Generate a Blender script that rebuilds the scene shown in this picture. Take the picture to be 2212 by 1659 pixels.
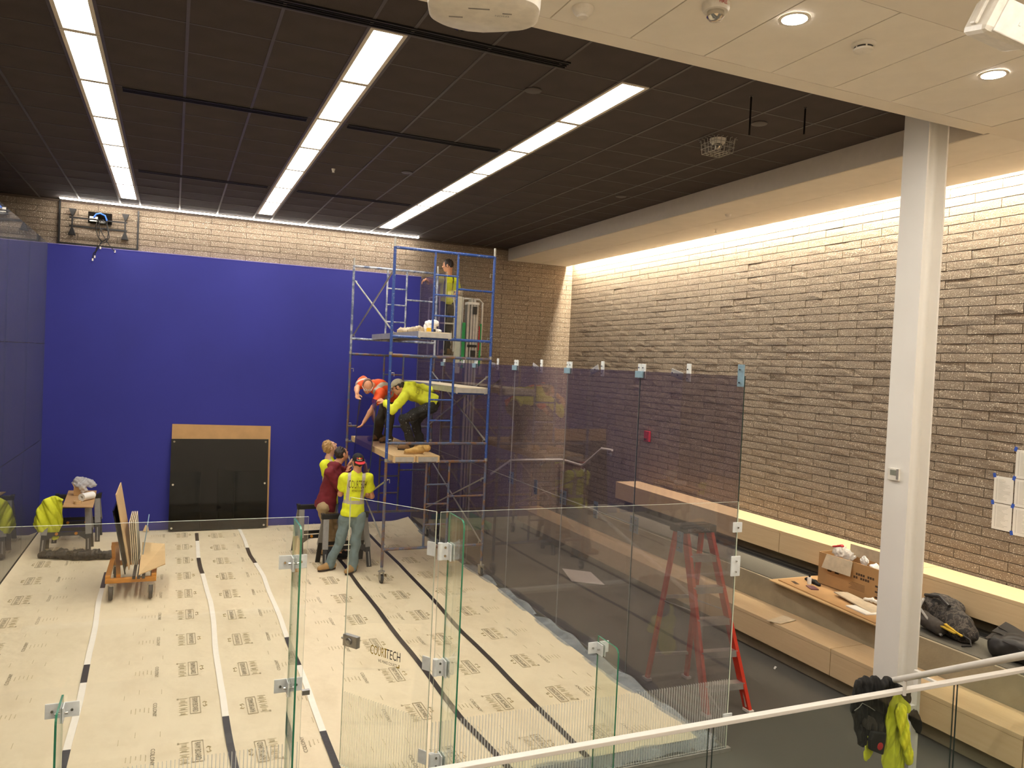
import bpy, bmesh, math, random
import numpy as np
from mathutils import Vector, Matrix, Euler
from mathutils.bvhtree import BVHTree
random.seed(7); np.random.seed(7)
for o in list(bpy.data.objects): bpy.data.objects.remove(o)
SC = bpy.context.scene
COL = SC.collection

# ------------------------------------------------------------------ camera
CAMF, CAMP, YAW, PITCH, ROLL = 1685.42, (1.9655, -5.2475, 3.2009), .4107, -.0243, .0461
def _cam_axes():
    cy, sy, cp, sp = math.cos(YAW), math.sin(YAW), math.cos(PITCH), math.sin(PITCH)
    f = Vector((sy*cp, cy*cp, sp)); r = Vector((cy, -sy, 0)); u = r.cross(f)
    c, s = math.cos(ROLL), math.sin(ROLL)
    return c*r + s*u, -s*r + c*u, f
CR, CU, CF = _cam_axes()
cam = bpy.data.objects.new('camera', bpy.data.cameras.new('camera'))
COL.objects.link(cam)
cam.data.sensor_width = 36; cam.data.lens = CAMF/2212*36; cam.data.clip_start = .05; cam.data.clip_end = 100
cam.matrix_world = Matrix(((CR.x, CU.x, -CF.x, CAMP[0]), (CR.y, CU.y, -CF.y, CAMP[1]), (CR.z, CU.z, -CF.z, CAMP[2]), (0, 0, 0, 1)))
SC.camera = cam

# ------------------------------------------------------------------ world, exposure
wd = bpy.data.worlds.new('world'); SC.world = wd; wd.use_nodes = True
wd.node_tree.nodes['Background'].inputs[0].default_value = (.30, .26, .20, 1)
wd.node_tree.nodes['Background'].inputs[1].default_value = .02
SC.view_settings.view_transform = 'Standard'; SC.view_settings.look = 'None'
SC.view_settings.exposure = 0.8; SC.view_settings.gamma = 1; SC.view_settings.use_curve_mapping = False
SC.cycles.transparent_max_bounces = 28
SC.cycles.max_bounces = 8; SC.cycles.diffuse_bounces = 5; SC.cycles.glossy_bounces = 4
LAMP = (1.0, .945, .86)          # colour of the room's lamps
L_PANEL, L_WASH, L_COVE, L_DOWN = 17.0, 26.0, 290.0, 240.0

def at(px, py, y=None, x=None, z=None):
    "point of the photograph's pixel on a plane of the room (metres)"
    d = CF + CR*((px-1106)/CAMF) - CU*((py-829.5)/CAMF)
    if y is not None: t = (y-CAMP[1])/d.y
    elif x is not None: t = (x-CAMP[0])/d.x
    else: t = (z-CAMP[2])/d.z
    return Vector(CAMP) + d*t

# ------------------------------------------------------------------ materials
def lin(c):
    if isinstance(c, str):
        c = tuple(int(c[i:i+2], 16)/255 for i in (0, 2, 4))
    return tuple((v/12.92 if v <= .04045 else ((v+.055)/1.055)**2.4) for v in c) + (1,)
M = {}
class NT:
    def __init__(s, name):
        s.m = bpy.data.materials.new(name); s.m.use_nodes = True; s.t = s.m.node_tree; s.n = s.t.nodes; s.n.clear()
        s.out = s.n.new('ShaderNodeOutputMaterial'); M[name] = s.m
    def add(s, typ, **kw):
        n = s.n.new('ShaderNode'+typ)
        for k, v in kw.items(): setattr(n, k, v)
        return n
    def link(s, a, b): s.t.links.new(a, b)
    def set(s, node, idx, v):
        if hasattr(v, 'is_linked') or isinstance(v, bpy.types.NodeSocket): s.link(v, node.inputs[idx])
        else: node.inputs[idx].default_value = v
    def math(s, op, a, b=None, c=None, clamp=False):
        n = s.add('Math', operation=op, use_clamp=clamp); s.set(n, 0, a)
        if b is not None: s.set(n, 1, b)
        if c is not None: s.set(n, 2, c)
        return n.outputs[0]
    def mix(s, f, a, b):
        n = s.add('Mix', data_type='RGBA'); s.set(n, 0, f); s.set(n, 6, a); s.set(n, 7, b); return n.outputs[2]
    def coord(s, kind='Object'):
        return s.add('TexCoord').outputs[kind]
    def mapped(s, vec, scale=(1, 1, 1), rot=(0, 0, 0)):
        n = s.add('Mapping'); s.link(vec, n.inputs[0]); n.inputs['Scale'].default_value = scale; n.inputs['Rotation'].default_value = rot
        return n.outputs[0]
    def noise(s, vec, scale, detail=4, rough=.55, out=0):
        n = s.add('TexNoise'); s.link(vec, n.inputs['Vector']); n.inputs['Scale'].default_value = scale
        n.inputs['Detail'].default_value = detail; n.inputs['Roughness'].default_value = rough
        return n.outputs[out]
    def ramp(s, v, stops, interp='LINEAR'):
        n = s.add('ValToRGB'); s.link(v, n.inputs[0]); e = n.color_ramp.elements; n.color_ramp.interpolation = interp
        while len(e) < len(stops): e.new(.5)
        for el, (p, c) in zip(e, stops): el.position = p; el.color = c if len(c) == 4 else lin(c)
        return n.outputs[0]
    def bsdf(s, color=None, rough=.6, metal=0, spec=.5, bump=None, bd=.1, bs=1.0, **kw):
        b = s.add('BsdfPrincipled')
        if color is not None: s.set(b, 'Base Color', color)
        s.set(b, 'Roughness', rough); b.inputs['Metallic'].default_value = metal; b.inputs['Specular IOR Level'].default_value = spec
        for k, v in kw.items(): s.set(b, k, v)
        if bump is not None:
            n = s.add('Bump'); s.link(bump, n.inputs['Height']); n.inputs['Distance'].default_value = bd; n.inputs['Strength'].default_value = bs
            s.link(n.outputs[0], b.inputs['Normal'])
        s.link(b.outputs[0], s.out.inputs[0]); return b

def plain(name, col, rough=.6, metal=0, spec=.5, var=.12, scale=14, bump=0, bscale=60, stretch=(1, 1, 1)):
    "one colour with slight grain and, if asked, fine relief"
    t = NT(name); c = t.mapped(t.coord(), stretch); n = t.noise(c, scale)
    a = lin(col); d = tuple(v*(1-var) for v in a[:3])+(1,); l = tuple(min(1, v*(1+var)) for v in a[:3])+(1,)
    colr = t.ramp(n, [(.3, d), (.7, l)])
    t.bsdf(colr, rough, metal, spec, bump=t.noise(c, bscale) if bump else None, bd=bump or .1)
    return t.m
def emit(name, strength, col=LAMP):
    t = NT(name); e = t.add('Emission'); e.inputs[0].default_value = (*col, 1); e.inputs[1].default_value = strength
    t.link(e.outputs[0], t.out.inputs[0]); return t.m
def glass(name, tint, boost=1.0, base=.04, frit=False, dust=0, rough=0.0, dcol='b9b2a4'):
    "flat pane: each face lets tinted light straight through and mirrors by angle"
    t = NT(name); g = t.add('NewGeometry')
    dt = t.add('VectorMath', operation='DOT_PRODUCT'); t.link(g.outputs['Normal'], dt.inputs[0]); t.link(g.outputs['Incoming'], dt.inputs[1])
    c = t.math('ABSOLUTE', dt.outputs['Value'])
    p = t.math('POWER', t.math('SUBTRACT', 1.0, c, clamp=True), 5.0)
    f = t.math('MULTIPLY', t.math('MULTIPLY_ADD', p, 1-base, base), boost, clamp=True)
    tr = t.add('BsdfTransparent'); tr.inputs[0].default_value = (*tint, 1)
    gl = t.add('BsdfGlossy'); gl.inputs['Roughness'].default_value = rough; gl.inputs[0].default_value = (.95, .95, .95, 1)
    mx = t.add('MixShader'); t.link(f, mx.inputs[0]); t.link(tr.outputs[0], mx.inputs[1]); t.link(gl.outputs[0], mx.inputs[2])
    last = mx
    if dust or frit:
        df = t.add('BsdfDiffuse'); df.inputs[0].default_value = lin(dcol)
        oc = t.coord(); sep = t.add('SeparateXYZ'); t.link(oc, sep.inputs[0])
        if frit:
            df.inputs[0].default_value = lin('e6e4dc')
            m = t.math('FRACT', t.math('DIVIDE', sep.outputs[0], .0242))
            s = t.math('MULTIPLY', t.math('LESS_THAN', m, .17), t.math('LESS_THAN', sep.outputs[2], .62))
            fac = t.math('MULTIPLY', s, .75)
            if dust: fac = t.math('ADD', fac, t.math('MULTIPLY', t.noise(oc, 3.0), dust), clamp=True)
        else:
            v = t.mapped(oc, (1, 9, .7)); a = t.noise(v, 1.6, 6, .65)
            fine = t.noise(t.mapped(oc, (1, 26, 1.2)), 2.2, 4)
            fac = t.math('MULTIPLY', t.math('MULTIPLY', a, fine), dust*4, clamp=True)
        m2 = t.add('MixShader'); t.link(fac, m2.inputs[0]); t.link(last.outputs[0], m2.inputs[1]); t.link(df.outputs[0], m2.inputs[2]); last = m2
    t.link(last.outputs[0], t.out.inputs[0]); return t.m

# brick: split-face block with pale mineral flecks
def brick_mat():
    t = NT('split_face_brick'); g = t.add('NewGeometry').outputs['Position']
    n1 = t.noise(g, 2.3, 3); n2 = t.noise(g, 38, 5, .7)
    base = t.mix(n1, lin('8a7866'), lin('a6957f')); base = t.mix(t.math('MULTIPLY', n2, .55), base, lin('67584a'))
    v = t.noise(t.mapped(g, (1, 1, 1)), 85, 2, .5); fl = t.ramp(v, [(.61, (0, 0, 0, 1)), (.67, (1, 1, 1, 1))])
    colr = t.mix(t.math('MULTIPLY', fl, .85), base, lin('efe3cd'))
    t.bsdf(colr, .72, 0, .35, bump=t.noise(g, 55, 6, .7), bd=.012)
brick_mat()
plain('mortar', '63554a', .95)
plain('dark_tile', '453c39', .9, var=.15, scale=3, bump=.004, bscale=180)
plain('dark_tee', '4a4441', .45)
plain('black_metal', '1b1918', .45, .2)
plain('white_panel', 'ece5d8', .75, var=.03, scale=5)
plain('white_gyp', 'e8e0d2', .8, var=.03, scale=3)
plain('grey_gyp', 'd3cabc', .75, var=.03)
plain('steel_white', 'e6e2da', .45, var=.02, scale=3)
plain('rail_white', 'dad5cc', .4, var=.02)
plain('blue_wall', '2c2e86', .62, spec=.35, var=.05, scale=1.1, bump=.0008, bscale=160)
plain('lavender_edge', '8d83c4', .6)
t = NT('carpet'); g = t.add('NewGeometry').outputs['Position']; n = t.noise(g, 260, 3, .7)
t.bsdf(t.mix(n, lin('4b4843'), lin('7b786f')), .95, 0, .1, bump=n, bd=.004)
t = NT('carpet_light'); g = t.add('NewGeometry').outputs['Position']; n = t.noise(g, 260, 3, .7)
t.bsdf(t.mix(n, lin('57534b'), lin('7d786c')), .95, 0, .1, bump=n, bd=.004)
plain('carpet_dark', '35332f', .95, bump=.003, bscale=240)
plain('concrete_pale', 'bdb5a6', .8, var=.08, scale=4)
plain('concrete', '9a8f76', .85, var=.14, scale=4, bump=.003, bscale=40)
def wood_mat(name, a, b):
    t = NT(name); c = t.coord(); v = t.mapped(c, (7, .45, 7)); n = t.noise(v, 5, 5, .6); n2 = t.noise(t.mapped(c, (60, 1.2, 60)), 4, 3)
    colr = t.mix(n, lin(a), lin(b)); colr = t.mix(t.math('MULTIPLY', n2, .25), colr, lin('a97f4d'))
    t.bsdf(colr, .42, 0, .4)
wood_mat('maple', 'ceb188', 'e1caa2')
def paper_mat():
    t = NT('floor_paper'); g = t.add('NewGeometry').outputs['Position']
    n = t.noise(g, .9, 4); f = t.noise(g, 30, 4)
    s = t.noise(t.mapped(g, (1, .55, 1)), 2.1, 6, .7)
    base = t.mix(n, lin('d9c8a6'), lin('e6d7b8')); base = t.mix(t.math('MULTIPLY', f, .12), base, lin('c0aa84'))
    sp = t.add('SeparateXYZ'); t.link(g, sp.inputs[0])
    wear = t.math('MULTIPLY', t.ramp(s, [(.48, (0, 0, 0, 1)), (.72, (1, 1, 1, 1))]), .30)
    t.bsdf(t.mix(wear, base, lin('b39c76')), .55, 0, .35, bump=t.noise(g, 5, 3), bd=.01)
paper_mat()
plain('print_dark', '756951', .7); plain('print_mid', 'a09070', .7); plain('print_faint', 'bfae8a', .7)
plain('white_tape', 'efe6d6', .5, var=.03); plain('black_tape', '2b2320', .4, bump=.002, bscale=30)
plain('cardboard', 'b28b5c', .8, var=.08, scale=6); plain('cardboard_pale', 'c9a878', .8, var=.06, scale=6); plain('cardboard_inner', 'b6a58b', .8)
plain('carton_print', '4a3826', .8)
glass('clear_glass', (.985, .995, .985)); glass('frit_glass', (.985, .995, .985), frit=True, dust=.02)
glass('rail_glass', (.93, .96, .94)); glass('fin_glass', (.93, .955, .93), base=.045)
glass('smoked_glass', (.705, .665, .69), boost=.9, base=.04, dust=.04, dcol='a29fb6'); glass('smoked_dusty', (.40, .40, .45), boost=1.1, base=.06, dust=.13, dcol='8b8c94')
glass('smoked_panel', (.60, .56, .66), boost=1.0, base=.045)
plain('edge_green', '2f7a5c', .15, spec=.8); plain('edge_dark', '2c3a34', .2, spec=.7); plain('edge_pale', 'cfd3bd', .3); plain('edge_lit', '9a9a97', .25, spec=.7)
plain('black_gloss', '0c0b0a', .03, spec=.35, var=0)
plain('steel', 'a9a7a2', .3, .9); plain('alu', 'b8b5ae', .4, .6); plain('chrome', 'c9c7c2', .12, 1)
plain('plate_white', 'd9dcda', .4); plain('plate_blue', '7f9aa8', .4)
t = NT('scaffold_paint'); c = t.coord(); n = t.noise(c, 9, 5, .7); n2 = t.noise(c, 34, 4, .7)
colr = t.mix(t.ramp(n2, [(.60, (0, 0, 0, 1)), (.68, (1, 1, 1, 1))]), lin('2c4a8c'), lin('aab2bd'))
t.bsdf(t.mix(t.ramp(n, [(.60, (0, 0, 0, 1)), (.70, (1, 1, 1, 1))]), colr, lin('6a4428')), .45)
t = NT('scaffold_worn'); c = t.coord(); n = t.noise(c, 7, 5, .7); n2 = t.noise(c, 30, 4, .7)
colr = t.mix(t.ramp(n, [(.40, (0, 0, 0, 1)), (.55, (1, 1, 1, 1))]), lin('74502f'), lin('4a5670'))
t.bsdf(t.mix(t.ramp(n2, [(.63, (0, 0, 0, 1)), (.7, (1, 1, 1, 1))]), colr, lin('b5ac9b')), .5)
t = NT('scaffold_pale'); c = t.coord(); n = t.noise(c, 9, 5, .7)
t.bsdf(t.mix(t.ramp(n, [(.42, (0, 0, 0, 1)), (.62, (1, 1, 1, 1))]), lin('5c6680'), lin('b9bcc2')), .42, .3)
plain('galv', 'aaa69c', .35, .7, bump=0); plain('plank_ply', 'c4a577', .75, var=.1, scale=9, stretch=(6, .6, 6))
plain('plank_pale', 'd3c6ab', .7, var=.1, scale=9)
for n, c, r in [('skin', 'c98f6c', .55), ('skin_pale', 'd6a588', .55), ('hair_dark', '2a1d15', .6), ('hair_blond', 'a5814f', .6), ('hair_stub', '6d4c3a', .6),
                ('hivis', 'd9e021', .7), ('hivis_hood', 'd2d631', .8), ('orange_vest', 'e5521c', .7), ('maroon', '6d1721', .85), ('maroon_sleeve', '8c2d4a', .8),
                ('reflect', 'b3a999', .35), ('jean', '6f7f80', .85), ('pants_black', '171513', .8), ('pants_olive', '4a4230', .85), ('khaki', 'a38b66', .85),
                ('boot_tan', 'a58253', .8), ('boot_new', 'c9a25e', .8), ('boot_brown', '7a5c3c', .85), ('sole', '3a2f27', .7), ('cap_black', '161413', .8), ('cap_red', 'c9232c', .6),
                ('cap_khaki', 'a39a82', .8), ('yellow', 'e6b422', .5), ('shirt_ink', '6b5a1e', .8), ('ink_gold', 'a98a24', .6), ('ink_dark', '2f2a20', .6), ('ink_white', 'e9e4da', .7),
                ('black_plastic', '211e1c', .5), ('grey_plastic', '85817c', .5), ('orange_steel', 'c98322', .45), ('tyre', '3b3937', .7), ('red_frp', 'cf3a24', .4), ('red', 'b9222b', .5),
                ('dev_white', 'ded8cc', .5), ('lcd', '8b8d80', .3), ('green_rail', '1d8a45', .45), ('pale_board', 'd5c4a6', .7), ('tape_blue', '2f56b8', .6),
                ('camo_a', '3a332d', .85), ('strap_yel', 'b5962b', .6), ('bottle', '6f4a52', .4), ('lens', '15120f', .1), ('wire_blue', '2a5fc0', .5), ('grill', 'e4dfd6', .6), ('eye', '1a1412', .3)]:
    plain(n, c, r, var=.08, scale=22, bump=.0015 if r > .6 else 0, bscale=300)
t = NT('pants_paint'); c = t.coord(); n = t.noise(c, 55, 2, .5)
t.bsdf(t.mix(t.ramp(n, [(.70, (0, 0, 0, 1)), (.73, (1, 1, 1, 1))]), lin('26231f'), lin('b9b6ab')), .8)
t = NT('camo'); c = t.coord(); n = t.noise(c, 16, 3, .6)
t.bsdf(t.ramp(n, [(.38, '1f1a17'), (.48, '4a423b'), (.56, '2d2722'), (.66, '6a5f55')], 'CONSTANT'), .85)
t = NT('bin_bag'); c = t.coord(); n = t.noise(c, 26, 5, .6); t.bsdf(lin('0e0d0c'), .3, 0, .35, bump=n, bd=.02)
t = NT('bag_film'); c = t.coord(); n = t.noise(c, 40, 5, .6)
b = t.add('BsdfPrincipled'); b.inputs['Base Color'].default_value = lin('f2f0ea'); b.inputs['Roughness'].default_value = .2
bn = t.add('Bump'); t.link(n, bn.inputs['Height']); bn.inputs['Distance'].default_value = .03; t.link(bn.outputs[0], b.inputs['Normal'])
tr = t.add('BsdfTransparent'); mx = t.add('MixShader'); mx.inputs[0].default_value = .55; t.link(tr.outputs[0], mx.inputs[1]); t.link(b.outputs[0], mx.inputs[2]); t.link(mx.outputs[0], t.out.inputs[0])
t = NT('film_clear'); c = t.coord(); n = t.noise(c, 14, 5, .6)
b = t.add('BsdfPrincipled'); b.inputs['Base Color'].default_value = lin('a9aeb0'); b.inputs['Roughness'].default_value = .12
bn = t.add('Bump'); t.link(n, bn.inputs['Height']); bn.inputs['Distance'].default_value = .02; t.link(bn.outputs[0], b.inputs['Normal'])
tr = t.add('BsdfTransparent'); mx = t.add('MixShader'); t.link(t.math('MULTIPLY', t.noise(c, 7), .75), mx.inputs[0]); t.link(tr.outputs[0], mx.inputs[1]); t.link(b.outputs[0], mx.inputs[2]); t.link(mx.outputs[0], t.out.inputs[0])
plain('white_crumple', 'e6e1d8', .6, bump=.01, bscale=60); plain('paper_white', 'e8e4da', .7, var=.02); plain('paper_text', 'b9b3a6', .8)
emit('panel_light', L_PANEL); emit('wash_light', L_WASH, (1, .93, .84)); emit('cove_light', L_COVE, (1.0, .91, .74)); emit('down_light', L_DOWN)

# ------------------------------------------------------------------ mesh helpers
class MB:
    def __init__(s): s.v = []; s.f = []; s.mi = []; s.cur = 0
    def face(s, idx): s.f.append(idx); s.mi.append(s.cur)
    def hexa(s, pts, mats=None):
        b = len(s.v); s.v += [tuple(p) for p in pts]
        for k, q in enumerate(((0, 3, 2, 1), (4, 5, 6, 7), (0, 1, 5, 4), (1, 2, 6, 5), (2, 3, 7, 6), (3, 0, 4, 7))):
            s.f.append(tuple(b+i for i in q)); s.mi.append(mats[k] if mats else s.cur)
        return s
    def box(s, lo, hi, mats=None):
        (x0, y0, z0), (x1, y1, z1) = lo, hi
        return s.hexa([(x0, y0, z0), (x1, y0, z0), (x1, y1, z0), (x0, y1, z0), (x0, y0, z1), (x1, y0, z1), (x1, y1, z1), (x0, y1, z1)], mats)
    def obox(s, c, size, rot=None, mats=None):
        h = [v/2 for v in size]; R = rot if rot is not None else Matrix.Identity(3)
        if isinstance(R, Euler): R = R.to_matrix()
        c = Vector(c); P = []
        for z in (-1, 1):
            for x, y in ((-1, -1), (1, -1), (1, 1), (-1, 1)): P.append(c + R @ Vector((x*h[0], y*h[1], z*h[2])))
        return s.hexa(P, mats)
    def bar(s, a, b, w, h, up=(0, 0, 1), ext=0):
        a, b = Vector(a), Vector(b); d = (b-a).normalized(); a = a-d*ext; b = b+d*ext
        u = Vector(up); r = d.cross(u)
        if r.length < 1e-4: r = d.cross(Vector((1, 0, 0)))
        r.normalize(); u = r.cross(d); P = []
        for p in (a, b):
            P += [p - r*w/2 - u*h/2, p + r*w/2 - u*h/2, p + r*w/2 + u*h/2, p - r*w/2 + u*h/2]
        return s.hexa(P)
    def ring(s, c, ax, r, n=10, r2=None):
        ax = Vector(ax).normalized(); u = ax.orthogonal().normalized(); v = ax.cross(u); b = len(s.v)
        for i in range(n):
            a = 2*math.pi*i/n; s.v.append(tuple(Vector(c) + u*math.cos(a)*r + v*math.sin(a)*(r2 or r)))
        return b
    def cyl(s, a, b, r, n=10, r2=None, caps=True):
        a, b = Vector(a), Vector(b); d = b-a; i = s.ring(a, d, r, n); j = s.ring(b, d, r if r2 is None else r2, n)
        for k in range(n): s.face((i+k, i+(k+1) % n, j+(k+1) % n, j+k))
        if caps: s.face(tuple(range(i+n-1, i-1, -1))); s.face(tuple(range(j, j+n)))
        return s
    def tube(s, pts, r, n=8):
        pts = [Vector(p) for p in pts]; rs = r if isinstance(r, (list, tuple)) else [r]*len(pts)
        d0 = (pts[1]-pts[0]).normalized(); u = d0.orthogonal().normalized(); prev = None
        for k, p in enumerate(pts):
            d = (pts[min(k+1, len(pts)-1)]-pts[max(k-1, 0)]).normalized(); u = (u - d*u.dot(d)).normalized(); v = d.cross(u); b = len(s.v)
            for i in range(n):
                a = 2*math.pi*i/n; s.v.append(tuple(p + u*math.cos(a)*rs[k] + v*math.sin(a)*rs[k]))
            if prev is not None:
                for i in range(n): s.face((prev+i, prev+(i+1) % n, b+(i+1) % n, b+i))
            else: s.face(tuple(range(b+n-1, b-1, -1)))
            prev = b
        s.face(tuple(range(prev, prev+n))); return s
    def lathe(s, c, prof, n=20, ax=(0, 0, 1)):
        c = Vector(c); ax = Vector(ax).normalized(); prev = None
        for r, h in prof:
            b = s.ring(c + ax*h, ax, max(r, 1e-4), n)
            if prev is not None:
                for k in range(n): s.face((prev+k, prev+(k+1) % n, b+(k+1) % n, b+k))
            else: s.face(tuple(range(b+n-1, b-1, -1)))
            prev = b
        s.face(tuple(range(prev, prev+n))); return s
    def prism(s, poly, d):
        "polygon (3-D points) pushed along vector d"
        d = Vector(d); b = len(s.v); n = len(poly); s.v += [tuple(p) for p in poly]; s.v += [tuple(Vector(p)+d) for p in poly]
        s.face(tuple(range(b+n-1, b-1, -1))); s.face(tuple(range(b+n, b+2*n)))
        for k in range(n): s.face((b+k, b+(k+1) % n, b+n+(k+1) % n, b+n+k))
        return s
    def grid(s, fn, nu, nv, thick=None):
        b = len(s.v)
        for j in range(nv+1):
            for i in range(nu+1): s.v.append(tuple(fn(i/nu, j/nv)))
        for j in range(nv):
            for i in range(nu): q = b+j*(nu+1)+i; s.face((q, q+1, q+nu+2, q+nu+1))
        if thick:
            o = len(s.v); n = (nu+1)*(nv+1); s.v += [tuple(Vector(s.v[b+k])-Vector(thick)) for k in range(n)]
            for j in range(nv):
                for i in range(nu): q = o+j*(nu+1)+i; s.face((q, q+nu+1, q+nu+2, q+1))
            edge = [j for j in range(nu)] ; loop = [i for i in range(nu+1)] + [(j+1)*(nu+1)+nu for j in range(nv)] + [nv*(nu+1)+i for i in range(nu-1, -1, -1)] + [j*(nu+1) for j in range(nv-1, 0, -1)]
            for k in range(len(loop)):
                a, c2 = loop[k], loop[(k+1) % len(loop)]; s.face((b+a, o+a, o+c2, b+c2))
        return s
    def mesh(s, name, mats, smooth=False):
        me = bpy.data.meshes.new(name); me.from_pydata(s.v, [], s.f)
        for m in (mats if isinstance(mats, (list, tuple)) else [mats]): me.materials.append(M[m])
        me.polygons.foreach_set('material_index', s.mi)
        bm = bmesh.new(); bm.from_mesh(me); bmesh.ops.recalc_face_normals(bm, faces=bm.faces); bm.to_mesh(me); bm.free()
        if smooth:
            me.polygons.foreach_set('use_smooth', [True]*len(me.polygons))
            try: me.set_sharp_from_angle(angle=math.radians(40))
            except Exception: pass
        me.update(); return me
    def build(s, name, mats, parent=None, smooth=False, bevel=0):
        o = link(name, s.mesh(name, mats, smooth), parent)
        if bevel:
            md = o.modifiers.new('bevel', 'BEVEL'); md.width = bevel; md.segments = 2; md.limit_method = 'ANGLE'
        return o
def link(name, data, parent=None):
    o = bpy.data.objects.new(name, data); COL.objects.link(o)
    if parent is not None: o.parent = parent; o.matrix_parent_inverse = parent.matrix_basis.inverted()
    return o
def tag(o, label, cat, group=None):
    o['label'] = label; o['category'] = cat
    if group: o['group'] = group
    return o
def thing(name, loc, label, cat, group=None):
    o = bpy.data.objects.new(name, None); o.location = loc; o.empty_display_size = .1; COL.objects.link(o); return tag(o, label, cat, group)
def struct(o): o['kind'] = 'structure'; return o
def stuff(o): o['kind'] = 'stuff'; return o

# ------------------------------------------------------------------ soft shapes: blended distance field turned into one surface
def _frame(prims, pad):
    lo = np.full(3, 1e9); hi = np.full(3, -1e9)
    for p in prims:
        if p['t'] == 'cut': continue
        a, b = prim_box(p); lo = np.minimum(lo, a); hi = np.maximum(hi, b)
    return lo-pad, hi+pad
def prim_box(p):
    if p['t'] == 'c':
        r = max(p['r0'], p['r1']); a, b = p['a'], p['b']
        return np.minimum(a, b)-r, np.maximum(a, b)+r
    r = max(p['r']); return p['c']-r, p['c']+r
def cap(a, b, r0, r1=None, flat=None, k=None):
    "tapered limb; flat = (direction, factor>1) squeezes it along that direction"
    return dict(t='c', a=np.array(a, float), b=np.array(b, float), r0=r0, r1=r0 if r1 is None else r1, flat=flat, k=k)
def ell(c, r, R=None, k=None):
    return dict(t='e', c=np.array(c, float), r=np.array(r, float), R=None if R is None else np.array(R, float), k=k)
def cutp(p, n): return dict(t='cut', p=np.array(p, float), n=np.array(n, float))
def sdf(P, p):
    if p['t'] == 'c':
        a, b = p['a'], p['b']; Q = P - a; d = b-a; L = d @ d
        if p['flat'] is not None:
            n, f = np.array(p['flat'][0], float), p['flat'][1]; n = n/np.linalg.norm(n)
            s = ((Q @ n)*(f-1))[..., None]; Q = Q + s*n; d = d + (d @ n)*(f-1)*n; L = d @ d
        t = np.clip((Q @ d)/max(L, 1e-9), 0, 1); r = p['r0'] + (p['r1']-p['r0'])*t
        return np.sqrt(((Q - t[..., None]*d)**2).sum(-1)) - r
    Q = P - p['c']
    if p['R'] is not None: Q = Q @ p['R']
    k0 = np.sqrt(((Q/p['r'])**2).sum(-1)); k1 = np.sqrt(((Q/p['r']**2)**2).sum(-1))
    return k0*(k0-1)/np.maximum(k1, 1e-6)
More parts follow.
